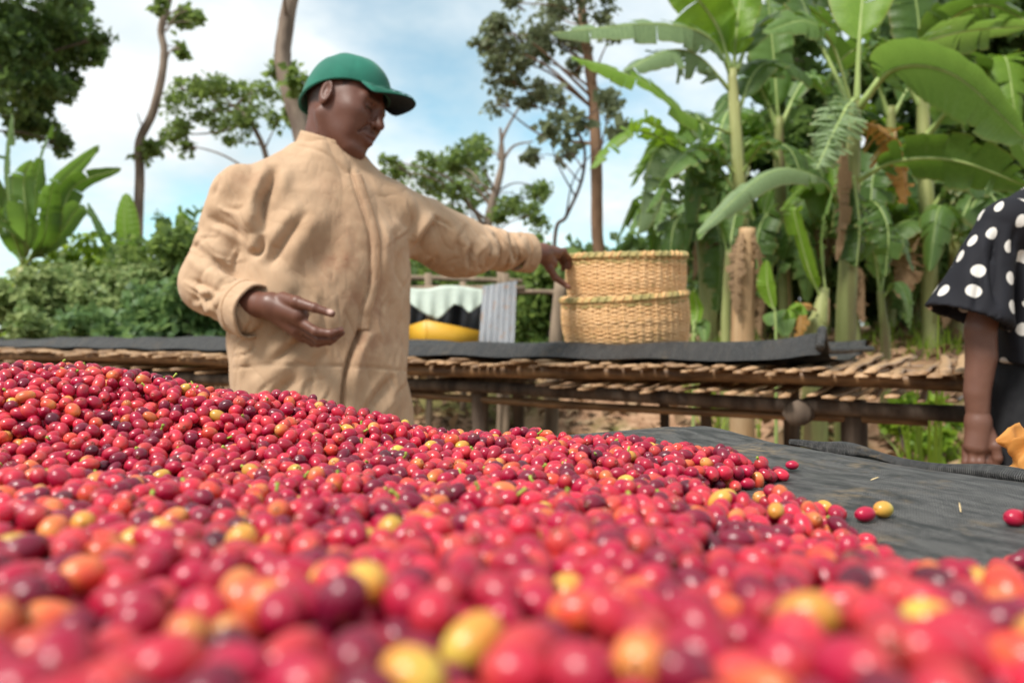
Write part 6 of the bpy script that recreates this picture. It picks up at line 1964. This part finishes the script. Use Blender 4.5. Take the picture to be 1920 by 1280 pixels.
banana('banana plant in deep shade behind the huge spread leaf', [(1665, 640), (1668, 480), (1672, 320), (1670, 200)], J_, [0.065, 0.06, 0.05, 0.035], [
    ([(1670, 220, J_), (1630, 120, J_), (1590, 130, J_), (1550, 220, J_)], 0.5, B_DARK, dict(torn=0.25)),
    ([(1670, 220, J_), (1720, 150, J_), (1780, 180, J_), (1820, 280, J_)], 0.5, B_DARK, dict(torn=0.25, roll=-.5)),
    ([(1670, 320, J_), (1640, 300, J_ - .2), (1615, 350, J_ - .3), (1610, 460, J_ - .3)], 0.45, B_MID, dict(torn=0.35, droop=0.9)),
    ([(1670, 330, J_), (1710, 330, J_ - .2), (1740, 400, J_ - .3), (1745, 500, J_ - .3)], 0.45, B_DARK, dict(torn=0.35, droop=0.9)),
    ([(1668, 430, J_), (1690, 440, J_ - .2), (1700, 520, J_ - .3), (1690, 600, J_ - .3)], 0.35, B_MID, dict(torn=0.35, droop=0.9)),
    ([(1668, 420, J_), (1650, 440, J_ - .2), (1640, 520, J_ - .3)], 0.3, B_DRY, dict(torn=0.5, droop=0.9)),
], seed=9)
banana('low banana sucker with broad leaves near the earth bank', [(1660, 640), (1656, 600), (1650, 545)], 4.9, [0.034, 0.03, 0.026, 0.018], [
    ([(1650, 550, 4.9), (1640, 480, 4.85), (1625, 450, 4.8), (1600, 500, 4.75)], 0.20, B_MID, dict(torn=0.15)),
    ([(1650, 550, 4.9), (1665, 470, 4.9), (1690, 450, 4.85), (1712, 510, 4.8)], 0.22, B_DARK, dict(torn=0.15)),
    ([(1652, 560, 4.9), (1680, 530, 4.85), (1700, 560, 4.8), (1706, 620, 4.8)], 0.18, B_MID, dict(torn=0.2)),
], seed=10, sheath=False)

def grove_plant(label, px, D, y_top, seed, size=1.0, n=9):
    """A banana plant with leaves arching to all sides."""
    g = np.random.default_rng(seed)
    lv = []
    H = 640 - y_top
    mats = [B_MID, B_DARK, B_LIME, B_MID, B_PALE, B_DARK, B_MID]
    for k in range(n):
        a = 2 * math.pi * (k * 0.382 + g.random() * 0.1); reach = g.uniform(0.55, 0.95) * size; up_ = g.uniform(0.15, 0.75) * size
        sy = y_top + H * g.uniform(0.0, 0.16)
        kx = F / D
        dx, dy = math.cos(a) * reach, math.sin(a) * reach
        p0 = (px, sy, D); p1 = (px + dx * 0.35 * kx, sy - up_ * 0.75 * kx, D + dy * 0.35)
        p2 = (px + dx * 0.75 * kx, sy - up_ * 0.85 * kx, D + dy * 0.7); p3 = (px + dx * 1.15 * kx, sy - (up_ * 0.85 - g.uniform(0.25, 0.75) * size) * kx, D + dy)
        lv.append(([p0, p1, p2, p3], g.uniform(0.34, 0.50) * size, mats[int(g.integers(7))], dict(torn=g.uniform(0.1, 0.4), droop=g.uniform(0.4, 0.9), fold=g.uniform(0.0, 0.4), stalk=0.16)))
    for k in range(3):
        x = px + g.uniform(-30, 30); sy = y_top + H * g.uniform(0.2, 0.45)
        lv.append(([(px, sy, D), (x, sy + 20, D - .12), (x + g.uniform(-8, 8), sy + 110, D - .16)], 0.2, B_DRY, dict(torn=0.4, stalk=0.02, fold=-0.5)))
    return banana(label, [(px, 640), (px + g.uniform(-6, 6), (640 + y_top) / 2), (px, y_top)], D, [0.07, 0.06, 0.045, 0.03], lv, seed=seed)
grove_plant('leafy banana plant filling the gap just right of the basket tops', 1262, 6.9, 400, 201, 0.62, 8)
grove_plant('leafy banana plant behind the tall pale stem', 1335, 7.4, 310, 202, 0.9)
grove_plant('leafy banana plant low behind the dry stump', 1425, 6.9, 430, 203, 0.7)
grove_plant('leafy banana plant with arching leaves left of the rust coloured leaf', 1545, 7.4, 300, 204, 0.95)
grove_plant('leafy banana plant low in the middle of the grove', 1600, 6.3, 450, 205, 0.7)
grove_plant('leafy banana plant right of the rust coloured leaf', 1720, 7.2, 330, 206, 0.95)
grove_plant('leafy banana plant low behind the dotted sleeve', 1790, 6.2, 440, 207, 0.75)
grove_plant('leafy banana plant highest in the upper right corner', 1850, 7.6, 190, 208, 1.0)

# ---- broad leaf sprouts in front of the grove
def sprout(label, stem, D, leaves, seed, cat='plant', name='sprout', rad=0.007):
    sp = [P(x, y, D) for x, y in stem]; gz = float(terrain(sp[0][0], D)); sp = [np.array([sp[0][0], D, gz - 0.03])] + sp
    root = empty(name, (sp[0][0], D, gz), label, cat, 'sprouts in front of the banana grove')
    mb = MB(); mb.add(*tube(sp, [rad * 1.4, rad, rad], 7, 16)); mb.build('stem', RIB, root)
    for k, (pts, W, m, kw) in enumerate(leaves):
        banana_leaf(root, pts, W, m, seed * 10 + k, **kw)
sprout('single bright lime leaf on a thin stalk behind the net', [(1455, 640), (1452, 575)], 3.9, [([(1452, 580, 3.9), (1440, 535, 3.88), (1438, 488, 3.86)], 0.115, B_LIME, dict(torn=0.0, stalk=0.02, roll=0.35, fold=0.25))], 81)
sprout('rounded green leaves low beside the bright lime leaf', [(1478, 640), (1476, 610)], 4.1, [([(1476, 612, 4.1), (1455, 585, 4.05), (1448, 610, 4.0)], 0.14, B_MID, dict(torn=0, stalk=0.05)), ([(1476, 612, 4.1), (1490, 570, 4.1), (1512, 590, 4.05)], 0.15, B_LIME, dict(torn=0, stalk=0.05)), ([(1478, 620, 4.1), (1470, 600, 4.0), (1472, 630, 3.95)], 0.12, B_MID, dict(torn=0, stalk=0.05))], 82)
sprout('green leaf sprout at the right foot of the baskets', [(1300, 640), (1302, 600)], 4.2, [([(1302, 620, 4.2), (1308, 580, 4.2), (1300, 545, 4.15)], 0.09, B_LIME, dict(torn=0, stalk=0.05, roll=.4)), ([(1302, 630, 4.2), (1316, 600, 4.2), (1322, 640, 4.15)], 0.10, B_MID, dict(torn=0, stalk=0.05))], 83)

# ---- enset leaves at the left
def strap_plant(label, base, D, leaves, seed, name='enset_plant'):
    b = P(base[0], base[1], D); gz = float(terrain(b[0], D))
    root = empty(name, (b[0], D, gz), label, 'enset plant', 'large leaved plants at the left')
    mb = MB(); mb.add(*tube([[b[0], D, gz - .06], (np.array([b[0], D, gz]) + b) / 2, b], [0.11, 0.10, 0.06], 14, 12, wob=.03, seed=seed)); mb.build('pseudostem', STEM_G, root)
    for k, (pts, W, m, kw) in enumerate(leaves):
        banana_leaf(root, [(*base, D)] + pts, W, m, seed * 30 + k, **kw)
H_ = 6.6
strap_plant('large enset with long upright leaves at the left edge', (45, 500), H_, [
    ([(20, 400, H_), (14, 300, H_), (22, 212, H_)], 0.21, B_DARK, dict(torn=0.05, roll=0.5)),
    ([(60, 400, H_ - .1), (68, 330, H_ - .1), (98, 232, H_ - .1)], 0.19, B_DARK, dict(torn=0.05, roll=-0.5)),
    ([(90, 420, H_ - .2), (110, 350, H_ - .3), (186, 272, H_ - .4)], 0.21, B_MID, dict(torn=0.1, roll=0.6)),
    ([(100, 440, H_ - .3), (140, 350, H_ - .4), (228, 316, H_ - .5)], 0.22, B_DARK, dict(torn=0.1, roll=0.7)),
    ([(110, 440, H_ - .4), (150, 390, H_ - .5), (192, 420, H_ - .6)], 0.19, B_MID, dict(torn=0.1, roll=0.6)),
    ([(0, 420, H_ - .1), (-40, 330, H_ - .2), (-80, 300, H_ - .3)], 0.22, B_DARK, dict(torn=0.1)),
    ([(50, 420, H_ - .4), (45, 340, H_ - .5), (60, 300, H_ - .6)], 0.21, B_MID, dict(torn=0.1, roll=0.3)),
    ([(80, 450, H_ - .5), (90, 390, H_ - .6), (100, 340, H_ - .7)], 0.22, B_DARK, dict(torn=0.1, roll=-0.4)),
    ([(30, 450, H_ - .5), (0, 390, H_ - .6), (-10, 330, H_ - .7)], 0.22, B_DARK, dict(torn=0.1)),
], 91)
strap_plant('small enset with one pointed bright leaf beside the thin trunk', (236, 520), 7.0, [
    ([(236, 460, 7.0), (233, 410, 7.0), (236, 362, 7.0)], 0.24, B_LIME, dict(torn=0, roll=0.3)),
    ([(215, 480, 7.0), (190, 430, 7.0), (165, 380, 7.0)], 0.22, B_MID, dict(torn=0)),
    ([(256, 490, 7.0), (275, 460, 7.0), (300, 470, 7.0)], 0.22, B_MID, dict(torn=0)),
], 92)
strap_plant('feathery enset showing between thin trunk and the tan shoulder', (335, 520), 7.4, [
    ([(338, 460, 7.4), (345, 420, 7.4), (338, 385, 7.4)], 0.20, B_LIME, dict(torn=0.1, roll=0.4)),
    ([(320, 470, 7.4), (305, 410, 7.4), (290, 400, 7.4)], 0.24, B_DARK, dict(torn=0.6)),
    ([(350, 460, 7.4), (370, 400, 7.4), (400, 385, 7.4)], 0.26, B_DARK, dict(torn=0.6)),
    ([(325, 480, 7.4), (300, 440, 7.4), (285, 460, 7.4)], 0.24, B_DARK, dict(torn=0.6)),
], 93)

# ---- grass blades, weeds and dry litter
def litter():
    g = np.random.default_rng(5)
    n = 5200
    x = g.uniform(-3, 3.5, n); y = g.uniform(2.6, 7.2, n)
    p = np.stack([x, y, terrain(x, y) + 0.015], 1)
    V, T, a = leaf_cloud(p, 0.11, g, g.random(n), up=1.2, asp=0.3)
    me = make_mesh('leaf_litter', V, T, smooth=False); add_float(me, 'tint', a)
    o = link_mesh('leaf_litter', me, leaf_mat('dry_litter', (0.07, 0.04, 0.022), (0.20, 0.12, 0.065), (0.40, 0.28, 0.17), 0.1, (0.3, 0.2, 0.1), 0.85))
    tag(o, 'brown fallen leaves scattered over the earth', 'litter', kind='stuff')
    # grass
    n = 5200
    x = g.uniform(1.2, 3.6, n); y = g.uniform(3.0, 7.0, n); k = vnoise(np.stack([x, y, 0 * x], 1), 1.6, 3) + 0.12 * (x - 1.2) > 0.05
    x, y = x[k], y[k]; n = len(x)
    h = g.uniform(0.05, 0.22, n); a = g.uniform(0, 6.28, n); ln2 = g.normal(size=(n, 2)) * 0.35
    b = np.stack([x, y, terrain(x, y) - 0.01], 1); w_ = np.stack([np.cos(a), np.sin(a), 0 * a], 1) * 0.006
    m = b + np.stack([ln2[:, 0] * h * .4, ln2[:, 1] * h * .4, h * 0.6], 1); e = b + np.stack([ln2[:, 0] * h, ln2[:, 1] * h, h], 1)
    V = np.stack([b - w_, b + w_, m + w_ * .8, m - w_ * .8, e], 1).reshape(-1, 3); i = np.arange(n)[:, None] * 5
    me = make_mesh('grass', V, [i + [0, 1, 2, 3], i + [3, 2, 4]], smooth=False); add_float(me, 'tint', np.repeat(g.random(n), 5))
    tag(link_mesh('grass', me, L_LIME), 'tufts of green grass on the slope under the bed', 'grass', kind='stuff')
litter()
def blade_tuft(label, px, D, tips, seed, name='grass_tuft'):
    x = (px - 960) / F * D; gz = float(terrain(x, D))
    root = empty(name, (x, D, gz), label, 'grass tuft', 'tall grass tufts by the bed end')
    g = np.random.default_rng(seed)
    for k, (tx, ty) in enumerate(tips):
        tp = P(tx, ty, D - 0.1 + 0.05 * k); b = np.array([x + g.normal() * .02, D, gz - .02]); md = (b + tp) / 2 + [0, 0, 0.04]
        c = resample([b, md, tp], 14); t, n, bb = frames(c)
        w_ = 0.013 * np.interp(np.linspace(0, 1, 14), [0, .3, 1], [0.6, 1, .05])
        G = np.stack([c - np.array([1, .2, 0]) * w_[:, None], c + [0, 0.005, 0], c + np.array([1, .2, 0]) * w_[:, None]], 1)
        v, q = grid_mesh(G); me = make_mesh('blade', v, q); add_float(me, 'tint', np.full(len(v), g.uniform(.2, .8)))
        link_mesh('blade', me, L_LIME, root)
blade_tuft('tall grass blades right of the bed end, rising to the dotted sleeve', 1745, 3.2, [(1760, 590), (1738, 640), (1772, 620), (1715, 655), (1705, 700)], 1)
blade_tuft('short grass blades low between bed and dangling hand', 1712, 3.6, [(1700, 760), (1722, 750), (1690, 790), (1735, 770)], 2)
bush('small bright weed under the bed, left of the dangling hand', 1745, 4.6, 60, 760, 65, L_LIME, 0.06, 500, group='weeds under the bed', tint0=0.45, depth=0.2, name='weed')
bush('small bright weed farther left under the bed', 1690, 5.0, 50, 770, 66, L_LIME, 0.06, 350, group='weeds under the bed', tint0=0.4, depth=0.2, name='weed')
